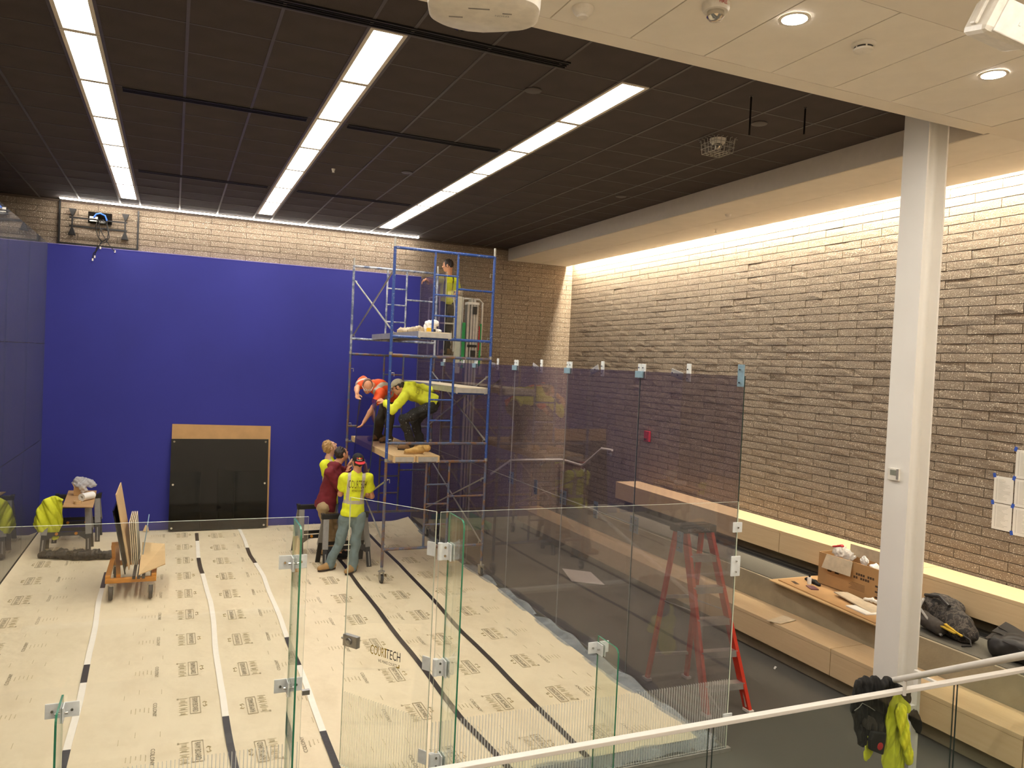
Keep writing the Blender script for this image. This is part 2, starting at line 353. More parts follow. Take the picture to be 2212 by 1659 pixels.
def soft_mesh(name, prims, h, k=.02, mats='skin', amp=0, freq=30, seed=0, matfn=None, smooth_it=1, aniso=(1, 1, 1), warp=None):
    lo, hi = _frame(prims, max(k, .01)+amp+2*h); n = np.ceil((hi-lo)/h).astype(int)+1
    D = np.full(n, .2, np.float32); ax = [lo[i]+h*np.arange(n[i]) for i in range(3)]
    for p in prims:
        if p['t'] == 'cut': continue
        kk = p['k'] or k; a, b = prim_box(p); m = kk+amp+2*h+.01
        i0 = np.maximum(np.floor((a-m-lo)/h).astype(int), 0); i1 = np.minimum(np.ceil((b+m-lo)/h).astype(int)+1, n)
        sl = tuple(slice(i0[i], i1[i]) for i in range(3))
        G = np.stack(np.meshgrid(*[ax[i][i0[i]:i1[i]] for i in range(3)], indexing='ij'), -1)
        d = sdf(G, p).astype(np.float32); o = D[sl]; q = np.maximum(kk-np.abs(o-d), 0)/kk
        D[sl] = np.minimum(o, d) - q*q*kk*.25
    if amp or any(p['t'] == 'cut' for p in prims):
        near = np.argwhere(np.abs(D) < (amp+3*h+.02)); Pn = lo + near*h; val = D[tuple(near.T)]
        if amp:
            rs = np.random.RandomState(seed); w = np.zeros(len(Pn))
            for o in range(6):
                v = rs.randn(3); v *= freq*(1+.45*o)/np.linalg.norm(v)*np.array(aniso); w += np.sin(Pn @ v + rs.rand()*6.28 + 1.3*np.sin(Pn @ np.roll(v, 1)*.6))/(1+.5*o)
            val = val + amp*w*.5
        D[tuple(near.T)] = val
        for p in prims:
            if p['t'] == 'cut':
                idx = np.argwhere(D < .1); Pi = lo + idx*h; D[tuple(idx.T)] = np.maximum(D[tuple(idx.T)], (Pi-p['p']) @ p['n'])
    S = D < 0
    c = np.zeros(np.array(S.shape)-1, np.int8)
    for i in (0, 1):
        for j in (0, 1):
            for l in (0, 1): c += S[i:S.shape[0]-1+i, j:S.shape[1]-1+j, l:S.shape[2]-1+l]
    cells = np.argwhere((c > 0) & (c < 8)); idm = np.full(c.shape, -1, np.int64); idm[tuple(cells.T)] = np.arange(len(cells))
    acc = np.zeros((len(cells), 3)); cnt = np.zeros(len(cells))
    offs = [(i, j, l) for i in (0, 1) for j in (0, 1) for l in (0, 1)]
    for axis in range(3):
        for o in offs:
            if o[axis]: continue
            o2 = list(o); o2[axis] = 1
            a = D[tuple((cells+o).T)]; b = D[tuple((cells+o2).T)]; m = (a < 0) != (b < 0); t = np.where(m, a/np.where(m, a-b, 1), 0)
            pt = np.tile(np.array(o, float), (len(cells), 1)); pt[:, axis] = t; acc[m] += pt[m]; cnt[m] += 1
    V = lo + (cells + acc/np.maximum(cnt, 1)[:, None])*h
    faces = []
    for axis in range(3):
        u, w = (axis+1) % 3, (axis+2) % 3; s0 = [slice(None)]*3; s1 = [slice(None)]*3; s0[axis] = slice(0, -1); s1[axis] = slice(1, None)
        e = np.argwhere(S[tuple(s0)] != S[tuple(s1)]); e = e[(e[:, u] > 0) & (e[:, w] > 0)]
        e = e[(e[:, u] < S.shape[u]-1) & (e[:, w] < S.shape[w]-1)]
        if not len(e): continue
        ins = S[tuple(e.T)]; q = []
        for du, dw in ((0, 0), (1, 0), (1, 1), (0, 1)):
            x = e.copy(); x[:, u] -= du; x[:, w] -= dw; q.append(idm[tuple(x.T)])
        q = np.stack(q, 1); q[~ins] = q[~ins][:, ::-1]; faces.append(q)
    F = np.concatenate(faces) if faces else np.zeros((0, 4), int); F = F[(F >= 0).all(1)]
    for _ in range(smooth_it):
        A = np.zeros_like(V); C = np.zeros(len(V))
        for i in range(4):
            np.add.at(A, F[:, i], V[F[:, (i+1) % 4]]); np.add.at(C, F[:, i], 1); np.add.at(A, F[:, (i+1) % 4], V[F[:, i]]); np.add.at(C, F[:, (i+1) % 4], 1)
        V = .5*V + .5*A/np.maximum(C, 1)[:, None]
    if warp is not None:      # hanging folds: ripple the surface in depth
        wa, wf, ws = warp; rs = np.random.RandomState(ws); x, z = V[:, 0], V[:, 2]; dy = np.zeros(len(V))
        for o in range(4):
            f = wf*(.7+.55*o); tl = rs.uniform(-.45, .45); ph = rs.rand()*6.28
            dy += wa/(1+.6*o)*(1-np.abs(np.sin(f*(x + tl*z) + ph + .9*np.sin(5*z+o)))*2)
        V[:, 1] += dy; V[:, 0] += .35*dy
    me = bpy.data.meshes.new(name); me.vertices.add(len(V)); me.vertices.foreach_set('co', V.astype(np.float32).ravel())
    me.loops.add(len(F)*4); me.loops.foreach_set('vertex_index', F.astype(np.int32).ravel()); me.polygons.add(len(F))
    me.polygons.foreach_set('loop_start', np.arange(0, len(F)*4, 4, dtype=np.int32)); me.polygons.foreach_set('loop_total', np.full(len(F), 4, np.int32))
    me.update(calc_edges=True)
    for m in (mats if isinstance(mats, (list, tuple)) else [mats]): me.materials.append(M[m])
    if matfn is not None:
        me.polygons.foreach_set('material_index', np.asarray(matfn(V[F].mean(1)), np.int32))
    me.polygons.foreach_set('use_smooth', np.ones(len(F), bool)); return me
def soft(name, prims, h, parent=None, **kw): return link(name, soft_mesh(name, prims, h, **kw), parent)

# ------------------------------------------------------------------ lettering
FONT_CACHE = {}
def text_mesh(s, size=1.0, weight=0):
    "flat outline letters in the xy plane, origin at left baseline"
    key = (s, weight)
    if key not in FONT_CACHE:
        cu = bpy.data.curves.new('lettering', 'FONT'); cu.body = s; cu.size = 1; cu.resolution_u = 2; cu.offset = weight
        o = bpy.data.objects.new('lettering', cu); COL.objects.link(o); dg = bpy.context.evaluated_depsgraph_get()
        me = bpy.data.meshes.new_from_object(o.evaluated_get(dg)); V = [tuple(v.co) for v in me.vertices]; F = [tuple(p.vertices) for p in me.polygons]
        bpy.data.objects.remove(o); bpy.data.meshes.remove(me); FONT_CACHE[key] = (V, F)
    V, F = FONT_CACHE[key]; return [(x*size, y*size, 0) for x, y, z in V], F
def put_text(mb, s, o, ux, uy, height, width=None, weight=0, conform=None):
    "adds lettering to mb: baseline start o, reading direction ux, up uy; cap height; optional total width"
    V, F = text_mesh(s, 1.0, weight); w = max(v[0] for v in V); h = max(v[1] for v in V); o, ux, uy = Vector(o), Vector(ux), Vector(uy)
    sy = height/h; sx = (width/w) if width else sy; b = len(mb.v)
    for x, y, z in V:
        p = o + ux*(x*sx) + uy*(y*sy)
        mb.v.append(tuple(conform(p) if conform else p))
    for f in F: mb.face(tuple(b+i for i in f))
def conformer(obj, direction, off=.004):
    me = obj.data; bv = BVHTree.FromPolygons([v.co for v in me.vertices], [p.vertices for p in me.polygons]); d = Vector(direction).normalized()
    def f(p):
        hit = bv.ray_cast(p - d*.6, d); return hit[0] - d*off if hit[0] is not None else p
    return f
# ================================================================== the room
XW, YW, ZT, ZB = 9.85, 9.85, 5.62, 5.38        # faces of the right and back brick walls, dark ceiling, white ceiling
XL, YB = -1.6, -8.2
struct(MB().box((XL-.2, YB-.2, -.2), (XW+.3, YW+.3, 0)).build('floor', 'carpet'))
struct(MB().box((-.03, -.02, 0), (6.40, 9.75, .004)).build('floor_court', 'carpet_dark'))
wl = struct(MB().box((XL-.2, YB, 0), (XL, YW+.2, 5.8)).build('wall_left', 'mortar'))
struct(MB().box((XL-.2, YB-.2, 0), (XW+.3, YB, 5.8)).build('wall_rear', 'white_gyp'))
wb = struct(MB().box((XL, YW+.014, 0), (XW+.3, YW+.25, 5.9)).build('wall_back', 'mortar'))
wr = struct(MB().box((XW+.014, YB, 0), (XW+.3, YW+.014, 5.9)).build('wall_right', 'mortar'))
# landing the photographer stands on, with the tiers that lead up to it
struct(MB().box((XL, YB, 0), (XW+.014, -4.6, 1.55)).build('floor_upper', 'concrete_pale'))
struct(MB().box((XL, -4.6, 0), (5.6, -3.8, 1.05)).build('floor_middle', 'maple'))
struct(MB().box((XL, -3.8, 0), (5.6, -3.0, .55)).build('floor_lower', 'maple'))

# ---- bricks: 0.6 x 0.1 m split-face courses
BL, BH, BG = .6, .1016, .008
def brick_variants(axis):
    out = []
    for k in range(10):
        rs = random.Random(50+k+(100 if axis == 'x' else 0)); mb = MB(); nu, nv = 4, 2; L, H = BL-BG, BH-BG
        P = {}
        big = 1 if k < 8 else 2.6; tilt = rs.uniform(-.0008, .0008)*big; off = rs.uniform(-.0010, .0010)*big
        for j in range(nv+1):
            for i in range(nu+1):
                edge = i in (0, nu) or j in (0, nv)
                dep = off + tilt*(i/nu-.5)*2 + rs.uniform(-.0014, .001) - (0 if edge else .001)
                P[i, j] = len(mb.v); u, w = (i/nu-.5)*L, (j/nv-.5)*H
                mb.v.append((u, dep, w) if axis == 'y' else (dep, u, w))
        back = {}
        for i, j in ((0, 0), (nu, 0), (nu, nv), (0, nv)):
            u, w = (i/nu-.5)*L, (j/nv-.5)*H; back[i, j] = len(mb.v); mb.v.append((u, .05, w) if axis == 'y' else (.05, u, w))
        for j in range(nv):
            for i in range(nu): mb.face((P[i, j], P[i+1, j], P[i+1, j+1], P[i, j+1]))
        mb.face(tuple(P[i, 0] for i in range(nu+1)) + (back[nu, 0], back[0, 0])); mb.face(tuple(P[i, nv] for i in range(nu+1)) + (back[nu, nv], back[0, nv]))
        mb.face(tuple(P[0, j] for j in range(nv+1)) + (back[0, nv], back[0, 0])); mb.face(tuple(P[nu, j] for j in range(nv+1)) + (back[nu, nv], back[nu, 0]))
        out.append((mb, mb.mesh('brick', 'split_face_brick')))
    return out
def lay_bricks(wall, axis, spots, keep=300):
    var = brick_variants(axis); campos = Vector(CAMP)
    def score(s):
        d = Vector(s[0]) - campos; dep = d.dot(CF)
        if dep < .3: return 1e6
        x, y = d.dot(CR)/dep*CAMF, -d.dot(CU)/dep*CAMF
        return dep if abs(x) < 1140 and abs(y) < 860 and s[3] else 1e5+dep
    spots = sorted(spots, key=score); rest = MB()
    for n, (c, L, k, vis) in enumerate(spots):
        mb, me = var[k % 10]; sc = L/BL; zs = -1 if k % 3 == 0 else 1
        if n < keep and score((c, L, k, vis)) < 1e5:
            o = bpy.data.objects.new('brick', me); COL.objects.link(o); o.location = c
            o.scale = (sc, 1, 1) if axis == 'y' else (1, sc, 1); o.parent = wall
        else:
            b = len(rest.v)
            for x, y, z in mb.v: rest.v.append((c[0]+x*(sc if axis == 'y' else 1), c[1]+y*(sc if axis == 'x' else 1), c[2]+z))
            for f in mb.f: rest.face(tuple(b+i for i in f))
    if rest.v: stuff(rest.build('brick_field', 'split_face_brick', wall))
def course(lo, hi, shift):
    e = [lo]; p = lo + (shift if shift > .02 else BL)
    while p < hi-.03: e.append(p); p += BL
    e.append(hi); return [((a+b)/2, b-a) for a, b in zip(e, e[1:]) if b-a > .04]
rb = random.Random(3); spots = []
for r in range(55):
    z = (r+.5)*BH
    if z > 5.72: break
    sh = (.22 if r % 2 else .52)
    for c, L in course(XL, XW, sh):
        if c+L/2 < 6.42 and z < 4.75 and c-L/2 > -.02: continue
        spots.append(((c, YW, z), L, rb.randrange(100), True))
lay_bricks(wb, 'y', spots)
spots = []
for r in range(55):
    z = (r+.5)*BH
    if z > 5.72: break
    for c, L in course(-4.4, YW, (.17 if r % 2 else .47)):
        if z < 1.0 and c < 6.9: continue
        spots.append(((XW, c, z), L, rb.randrange(100), True))
lay_bricks(wr, 'x', spots)

# ---- dark lay-in ceiling: 0.61 m tiles on tee bars
cd = struct(MB().box((XL, -.64, ZT+.03), (8.34, YW+.1, ZT+.06)).build('ceiling_dark', 'black_metal'))
LX = [1.07, 3.20, 5.33]; xs = []
for a in (-1.06, 1.07, 3.20, 5.33, 7.46): xs += [a, a+.305, a+.915, a+1.524]
xs = sorted(set([XL] + [round(v, 3) for v in xs if XL+.05 < v < 8.28] + [8.32])); ys = [-.64] + [.5-.61+.61*k for k in range(0, 17)] + [YW]
tile_cache = {}
for i in range(len(xs)-1):
    for j in range(len(ys)-1):
        x0, x1, y0, y1 = xs[i], xs[i+1], ys[j], ys[j+1]
        if any(abs(x0-a) < .02 for a in LX) and y0 > .45 and y1 < 9.2: continue
        w, d = round(x1-x0, 3), round(y1-y0, 3)
        if (w, d) not in tile_cache: tile_cache[w, d] = MB().box((-w/2+.011, -d/2+.011, 0), (w/2-.011, d/2-.011, .018)).mesh('ceiling_tile', 'dark_tile')
        o = bpy.data.objects.new('ceiling_tile', tile_cache[w, d]); COL.objects.link(o); o.location = ((x0+x1)/2, (y0+y1)/2, ZT); o.parent = cd
for x in xs[1:-1]: MB().box((x-.012, -.64, ZT-.004), (x+.012, YW, ZT+.02)).build('tee_bar', 'dark_tee', cd)
mb = MB()
for y in ys[1:-1]:
    for i in range(len(xs)-1):
        if any(abs(xs[i]-a) < .02 for a in LX): continue
        mb.box((xs[i]+.012, y-.008, ZT-.002), (xs[i+1]-.012, y+.008, ZT+.02))
stuff(mb.build('cross_tees', 'dark_tee', cd))
# slot diffusers let into the dark ceiling
def slot(x0, x1, y, label):
    t = thing('slot_diffuser', ((x0+x1)/2, y, ZT), label, 'air vent', 'black slot diffusers in the dark ceiling')
    MB().box((x0, y-.06, ZT-.014), (x1, y-.045, ZT+.01)).build('flange', 'black_metal', t); MB().box((x0, y+.045, ZT-.014), (x1, y+.06, ZT+.01)).build('flange', 'black_metal', t)
    MB().box((x0, y-.045, ZT-.002), (x1, y+.045, ZT+.001)).build('throat', 'lens', t)
    for k in (-.018, .018): MB().box((x0, y+k-.003, ZT-.012), (x1, y+k+.003, ZT)).build('blade', 'black_metal', t)
slot(1.45, 4.78, .40, 'long black slot diffuser running beside the projector at the ceiling edge')
slot(1.45, 3.14, 3.02, 'slot diffuser between the left and middle rows of lights, nearer one')
slot(3.56, 5.27, 3.02, 'slot diffuser between the middle and right rows of lights, nearer one')
slot(1.45, 3.14, 6.66, 'slot diffuser between the left and middle rows of lights, farther one')
slot(3.56, 5.27, 6.66, 'slot diffuser between the middle and right rows of lights, farther one')

# ---- white ceilings
cn = struct(MB().box((XL, YB, ZB+.02), (XW-.15, -.64, ZB+.05)).box((XL, -.76, ZB), (8.20, -.64, ZB+.03)).box((XL, -.64, ZB), (8.32, -.60, ZT+.05)).box((XL, YB, ZB), (XW-.15, -1.86, ZB+.03)).box((8.20, -1.9, ZB), (XW-.15, -.64, ZB+.03)).build('ceiling_near', 'white_gyp'))
x = 8.19; pm = {}
while x > XL+.3:
    w = .59
    if 'p' not in pm: pm['p'] = MB().box((-w/2+.005, -.543, 0), (w/2-.005, .543, .02)).mesh('ceiling_panel', 'white_panel')
    o = bpy.data.objects.new('ceiling_panel', pm['p']); COL.objects.link(o); o.location = (x-w/2, -1.31, ZB+.001); o.parent = cn; x -= w
cs = struct(MB().box((8.346, -.64, ZB+.024), (XW-.15, YW, ZB+.05)).box((8.32, -.599, ZB), (8.345, YW, ZT+.04)).build('ceiling_soffit', 'grey_gyp'))
for x0, x1 in ((8.346, 9.02), (9.026, XW-.15)): MB().box((x0, -.64, ZB-.001), (x1, YW-.001, ZB+.021)).build('ceiling_panel', 'white_panel', cs)
struct(MB().box((XW-.15, YB, ZT+.02), (XW+.02, YW, ZT+.06)).build('ceiling_cove', 'white_gyp'))
struct(MB().box((XW-.158, YB, ZB+.02), (XW-.15, YW, ZT+.03)).build('trim_1', 'white_gyp'))
t = thing('cove_lamp', (9.75, 3, ZT), 'hidden strip lamp washing the right brick wall along its top', 'lamp')
MB().box((XW-.135, -3.6, ZT-.005), (XW-.085, 9.7, ZT+.02)).build('housing', 'dev_white', t); MB().box((XW-.130, -3.6, ZT-.012), (XW-.090, 9.7, ZT-.005)).build('diffuser', 'cove_light', t)

# ---- rows of ceiling lights
rowname = ['left', 'middle', 'right']; onum = ['nearest', 'second', 'third', 'fourth', 'fifth', 'sixth', 'farthest']
fr = MB(); w, L = .30, 1.212
for a, b in (((-w/2, -L/2, 0), (-w/2+.040, L/2, .02)), ((w/2-.040, -L/2, 0), (w/2, L/2, .02)), ((-w/2+.04, -L/2, 0), (w/2-.04, -L/2+.028, .02)), ((-w/2+.04, L/2-.028, 0), (w/2-.04, L/2, .02))): fr.box(a, b)
frm = fr.mesh('frame', 'grey_gyp')
mb = MB(); P = []
for cx, cy, a0 in ((1, 1, 0), (-1, 1, 90), (-1, -1, 180), (1, -1, 270)):
    for k in range(5):
        a = math.radians(a0+k*22.5); P.append((cx*(w/2-.040-.03)+.03*math.cos(a), cy*(L/2-.028-.03)+.03*math.sin(a), .004))
dfm = mb.prism(P, (0, 0, .008)).mesh('diffuser', 'panel_light'); bkm = MB().box((-w/2+.01, -L/2+.01, .014), (w/2-.01, L/2-.01, .05)).mesh('housing', 'dev_white')
for r, x in enumerate(LX):
    for k in range(7):
        if r == 0 and k == 0: pass
        nm = f'{onum[k]} panel of the {rowname[r]} row of bright white ceiling lights'
        t = thing('ceiling_light', (x+.1525, .5+1.22*(k+.5), ZT-.003), nm, 'ceiling light', 'troffer lights in three rows')
        for n, me in (('frame', frm), ('diffuser', dfm), ('housing', bkm)):
            o = bpy.data.objects.new(n, me); COL.objects.link(o); o.parent = t
t = thing('wall_wash_light', (3.2, 9.56, ZT), 'long thin white strip light above the blue wall', 'lamp')
MB().box((.17, 9.525, ZT-.012), (6.29, 9.60, ZT+.01)).build('housing', 'dev_white', t); MB().box((.18, 9.530, ZT-.030), (6.28, 9.595, ZT-.012)).build('diffuser', 'wash_light', t)

# ---- blue front wall of the court
fw = struct(MB().box((.0, 9.752, 0), (6.43, 9.84, 4.862)).build('wall_front', 'blue_wall'))
MB().box((0, 9.748, 4.862), (6.43, 9.84, 4.872)).build('top_edge', 'lavender_edge', fw)

# ---- tiers along the right wall
struct(MB().box((8.70, -3.6, 0), (XW, 7.0, .745)).build('wall_tier', 'concrete'))
struct(MB().box((8.735, -3.6, .745), (XW, 7.0, .752)).build('floor_tier', 'carpet_light'))
struct(MB().box((9.29, -3.6, .752), (9.43, 7.0, .757)).build('trim_2', 'carpet_dark'))
struct(MB().box((8.36, -3.6, 0), (8.695, 8.58, .17)).build('trim_3', 'concrete')); struct(MB().box((9.55, -3.6, .752), (XW, 6.83, .92)).build('trim_4', 'concrete'))
def bench(x0, x1, z0, z1, y0, y1, label, grp):
    t = thing('bench', ((x0+x1)/2, (y0+y1)/2, z0), label, 'bench', grp)
    MB().box((x0, y0+.004, z1-.04), (x1, y1-.004, z1)).build('seat', 'maple', t, bevel=.003)
    MB().box((x0+.002, y0+.004, z0), (x0+.04, y1-.004, z1-.041)).build('front_panel', 'maple', t, bevel=.002)
    MB().box((x0+.041, y0+.005, z0), (x1, y1-.005, z0+.03)).build('underside', 'maple', t); MB().box((x0+.041, y1-.04, z0+.031), (x1, y1-.005, z1-.041)).build('end_panel', 'maple', t)
ey = [6.83, 4.65, 2.68, .72, -1.25, -3.4]
el = ['behind the smoked glass at the far end', 'behind the rear end of the smoked glass', 'beside the cardboard box', 'right of the white column under the taped sheets', 'at the right edge of the picture']
for k in range(5): bench(9.35, XW-.02, .90, 1.19, ey[k+1], ey[k], 'pale wood upper bench unit, '+el[k], 'upper tier benches')
ly = [8.6, 6.6, 4.62, 2.64, .67, -1.31, -3.4]
el = ['seen through the smoked glass below the wall handrail', 'behind the smoked glass at the far tier end', 'seen through the smoked glass, middle', 'with a loose sheet on it, by the red ladder', 'behind the white column foot', 'at the right edge below the handrail']
for k in range(6): bench(8.235, 8.695, .172, .45, ly[k+1], ly[k], 'pale wood lower bench unit, '+el[k], 'lower tier benches')

# ---- steel column (wide flange)
t = thing('steel_column', (7.92, -.36, 0), 'white painted steel column standing before the benches', 'column')
cx0, cx1, cy0, cy1 = 7.80, 8.045, -.485, -.235; ym = (cy0+cy1)/2
MB().box((cx0, cy0, 0), (cx0+.018, cy1, ZT)).build('flange', 'steel_white', t); MB().box((cx1-.018, cy0, 0), (cx1, cy1, ZT)).build('flange', 'steel_white', t)
mb = MB(); P = []
for sx, xx in ((1, cx0+.018), (-1, cx1-.018)):
    pass
prof = [(cx0+.018, ym-.045)] + [(cx0+.018+.04*(1-math.cos(math.radians(a))), ym-.005-.04*(1-math.sin(math.radians(a)))) for a in range(0, 91, 15)] + [(cx1-.018-.04*(1-math.cos(math.radians(a))), ym-.005-.04*(1-math.sin(math.radians(a)))) for a in range(90, -1, -15)] + [(cx1-.018, ym+.006), (cx0+.018, ym+.006)]
MB().prism([(a, b, 0) for a, b in prof], (0, 0, ZT)).build('web', 'steel_white', t, smooth=True)
MB().box((7.79, -.495, 0), (8.055, -.225, .02)).build('base_plate', 'steel_white', t)
t = thing('thermostat', (7.78, -.345, 2.40), 'small white thermostat on the column', 'thermostat')
MB().box((7.775, -.40, 2.345), (7.80, -.285, 2.455)).build('body', 'dev_white', t, bevel=.006); MB().box((7.772, -.375, 2.392), (7.776, -.315, 2.438)).build('screen', 'lcd', t)
MB().box((7.766, -.400, 2.36), (7.776, -.384, 2.45)).build('button_strip', 'grey_plastic', t)
# ================================================================== court glass
def pane(name, lo, hi, mat, edge, label, cat='glass panel', group=None, thin='x', parent=None):
    mi = {'x': [1, 1, 1, 0, 1, 0], 'y': [1, 1, 0, 1, 0, 1]}[thin]
    o = MB().box(lo, hi, mi).build(name, [mat, edge], parent)
    if label: tag(o, label, cat, group)
    return o
ED = [.02, 1.633, 3.247, 4.86, 6.473, 8.087, 9.70]; ZR = [(.03, 1.600), (1.606, 3.197), (3.203, 4.815)]
nth = ['nearest the camera', 'second from the camera', 'third from the camera', 'third from the blue wall', 'second from the blue wall', 'touching the blue wall']
for r, (z0, z1) in enumerate(ZR):
    for k in range(6):
        if r == 2 and k != 5: continue
        lab = f'smoked glass panel of the right court wall, {["lower", "middle"][r]} row, {nth[k]}' if r < 2 else 'single smoked glass panel already set in the top row beside the blue wall'
        pane('smoked_glass_panel', (6.40, ED[k]+.003, z0), (6.412, ED[k+1]-.003, z1), 'smoked_glass', 'edge_dark' if k == 0 else 'edge_lit', lab, group='smoked panels of the right court wall')  # past the nearest panel, light caught by the seam edges is painted in as grey
nl = {3: 'nearest the camera', 4: 'in the middle', 5: 'touching the blue wall'}
for r, (z0, z1) in enumerate(ZR):
    for k in (3, 4, 5):
        pane('dusty_glass_panel', (-.012, ED[k]+.003, z0), (0, ED[k+1]-.003 if k < 5 else 9.748, z1+(.06 if r == 2 else 0)), 'smoked_dusty', 'edge_dark', f'dusty dark glass panel of the left court wall, {["lower", "middle", "top"][r]} row, {nl[k]}', group='dusty panels of the left court wall')
# plates that hold the panels together
def plate(t, c, size, rot=0, bolts=(), mat='plate_white'):
    R = Matrix.Rotation(rot, 3, 'X'); MB().obox(c, size, R).build('plate', mat, t, bevel=.003)
    for by, bz in bolts:
        p = Vector(c) + R @ Vector((-size[0]/2, by, bz)); MB().cyl(p - Vector((.012, 0, 0)), p + Vector((.004, 0, 0)), .008, 8).build('bolt', 'chrome', t)
ords = ['first', 'second', 'third', 'fourth', 'fifth']
for k, y in enumerate(ED[1:6]):
    t = thing('glass_clamp', (6.405, y, 3.19), f'double white clamp plate on the top edge of the smoked glass, {ords[k]} from the camera', 'clamp', 'double clamps along the top edge')
    for s in (-1, 1): plate(t, (6.422, y+s*.036, 3.20), (.014, .062, .15), 0, [(0, .035), (0, -.045)])
    MB().box((6.383, y-.07, 3.13), (6.400, y+.07, 3.20)).build('inner_plate', 'plate_blue', t, bevel=.003)
for k, y in enumerate([.83, 2.44, 4.04, 5.55, 7.05]):
    t = thing('glass_clamp', (6.405, y, 3.19), f'single clamp with tilted arm atop the smoked glass, {ords[k]} from the camera', 'clamp', 'single clamps along the top edge')
    plate(t, (6.422, y, 3.205), (.014, .06, .17), 0, [(0, .03), (0, -.055)]); plate(t, (6.432, y+.20, 3.185), (.012, .19, .075), (.22, -.35, .3, .1, -.2)[k], [(-.03, 0), (.06, 0)], 'alu')
t = thing('glass_clamp', (6.405, .06, 3.19), 'pale blue end clamp on the rear top corner of the smoked glass', 'clamp'); plate(t, (6.390, .055, 3.20), (.014, .075, .19), 0, [(0, .05), (0, -.06)], 'plate_blue')
for k, y in enumerate(ED[1:4]):
    t = thing('panel_joint', (6.405, y, 1.60), f'four-bolt joint plate where the smoked panels meet at mid height, {ords[k]} from the camera', 'clamp', 'four-bolt joints')
    for s in (-1, 1): plate(t, (6.420, y+s*.04, 1.603), (.012, .07, .17), 0, [(0, .05), (0, -.05)], 'plate_blue')
for k, y in enumerate([.83, 2.44, 4.04]):
    t = thing('panel_joint', (6.405, y, 1.60), f'two-bolt joint plate on the mid-height seam of the smoked glass, {ords[k]} from the camera', 'clamp', 'two-bolt joints'); plate(t, (6.420, y, 1.603), (.012, .085, .19), 0, [(0, .055), (0, -.055)], 'plate_blue')
for z, hh, lab in ((1.92, .085, 'small square white corner clip just below the rear glass top'), (1.59, .17, 'tall two-bolt white corner clip on the rear glass edge'), (.29, .08, 'white corner clip near the foot of the rear glass, behind the rail')):
    t = thing('corner_clip', (6.38, -.01, z), lab, 'clamp'); MB().box((6.335, -.022, z-hh/2), (6.425, -.008, z+hh/2)).build('plate', 'plate_white', t, bevel=.003)
    for dz in ((0,) if hh < .1 else (.045, -.045)): MB().cyl((6.375, -.036, z+dz), (6.375, -.02, z+dz), .007, 8).build('bolt', 'chrome', t)
# outside support fins of the side wall, near the lift
for y, lab in ((8.087, 'tall clear glass fin standing outside the smoked wall beside the lift'),):
    pane('glass_fin', (6.425, y-.006, 3.21), (6.72, y+.006, 4.62), 'fin_glass', 'edge_dark', lab, 'glass fin', thin='y')

# rear glass wall and door
H = 2.134
for x0, x1, lab in ((.02, 2.825, 'clear rear glass panel with striped foot left of the open door'), (3.745, 6.392, 'clear rear glass panel with striped foot right of the open door')):
    pane('rear_glass_panel', (x0, -.006, .03), (x1, .006, H), 'frit_glass', 'edge_pale', lab, group='clear panels of the rear court wall', thin='y')
tag(MB().box((0, -.022, .0), (2.83, .022, .03)).build('floor_channel', 'alu'), 'aluminium floor channel under the rear glass, left of the door', 'channel')
tag(MB().box((3.74, -.022, .0), (6.43, .022, .03)).build('floor_channel', 'alu'), 'aluminium floor channel under the rear glass, right of the door', 'channel')
def fin(x, top, label):
    P = [(x-.006, -.007, .0), (x-.006, -.31, .0)] + [(x-.006, -.31+.05*(1-math.cos(a)), top-.05+.05*math.sin(a)) for a in (0, .4, .8, 1.2, 1.57)] + [(x-.006, -.007, top)]
    mb = MB(); mb.prism(P, (.012, 0, 0)); mb.mi = [0, 0] + [1]*(len(mb.f)-2); o = mb.build('glass_fin', ['fin_glass', 'edge_green']); return tag(o, label, 'glass fin', 'glass fins bracing the rear wall')
fin(2.733, 2.13, 'tall clear glass fin with green edge left of the open door'); fin(3.812, 2.13, 'tall clear glass fin with green edge carrying the door hinges')
fin(5.084, 1.12, 'short glass fin with green edge behind the rail, right of the door'); fin(1.43, 1.12, 'short glass fin seen edge-on at the lower left')
def fin_bracket(x, z, label, lock=False):
    t = thing('fin_bracket', (x, -.01, z), label, 'bracket', 'brackets of the glass fins')
    for s in (-1, 1):
        MB().box((x+s*.008 if s > 0 else x-.09, -.016, z-.045), (x+.09 if s > 0 else x-.008, -.007, z+.045)).build('wall_plate', 'plate_white', t, bevel=.002)
        MB().box((x+s*.007 if s > 0 else x-.015, -.10, z-.045), (x+.015 if s > 0 else x-.007, -.016, z+.045)).build('fin_plate', 'plate_white', t, bevel=.002)
        MB().cyl((x+s*.052, -.026, z), (x+s*.052, -.014, z), .008, 8).build('bolt', 'chrome', t)
    MB().cyl((x-.035, -.06, z), (x+.035, -.06, z), .007, 8).build('bolt', 'chrome', t)
    if lock: MB().box((x+.09, -.03, z-.075), (x+.14, .0, z-.045)).build('strike', 'steel', t)
fin_bracket(2.733, 1.84, 'white bracket high on the fin left of the door'); fin_bracket(2.733, 1.02, 'white bracket with lock strike at mid height left of the door', True)
fin_bracket(5.084, 1.03, 'white angle bracket on top of the short fin right of the door'); fin_bracket(1.43, 1.03, 'white angle bracket on the fin at the lower left')

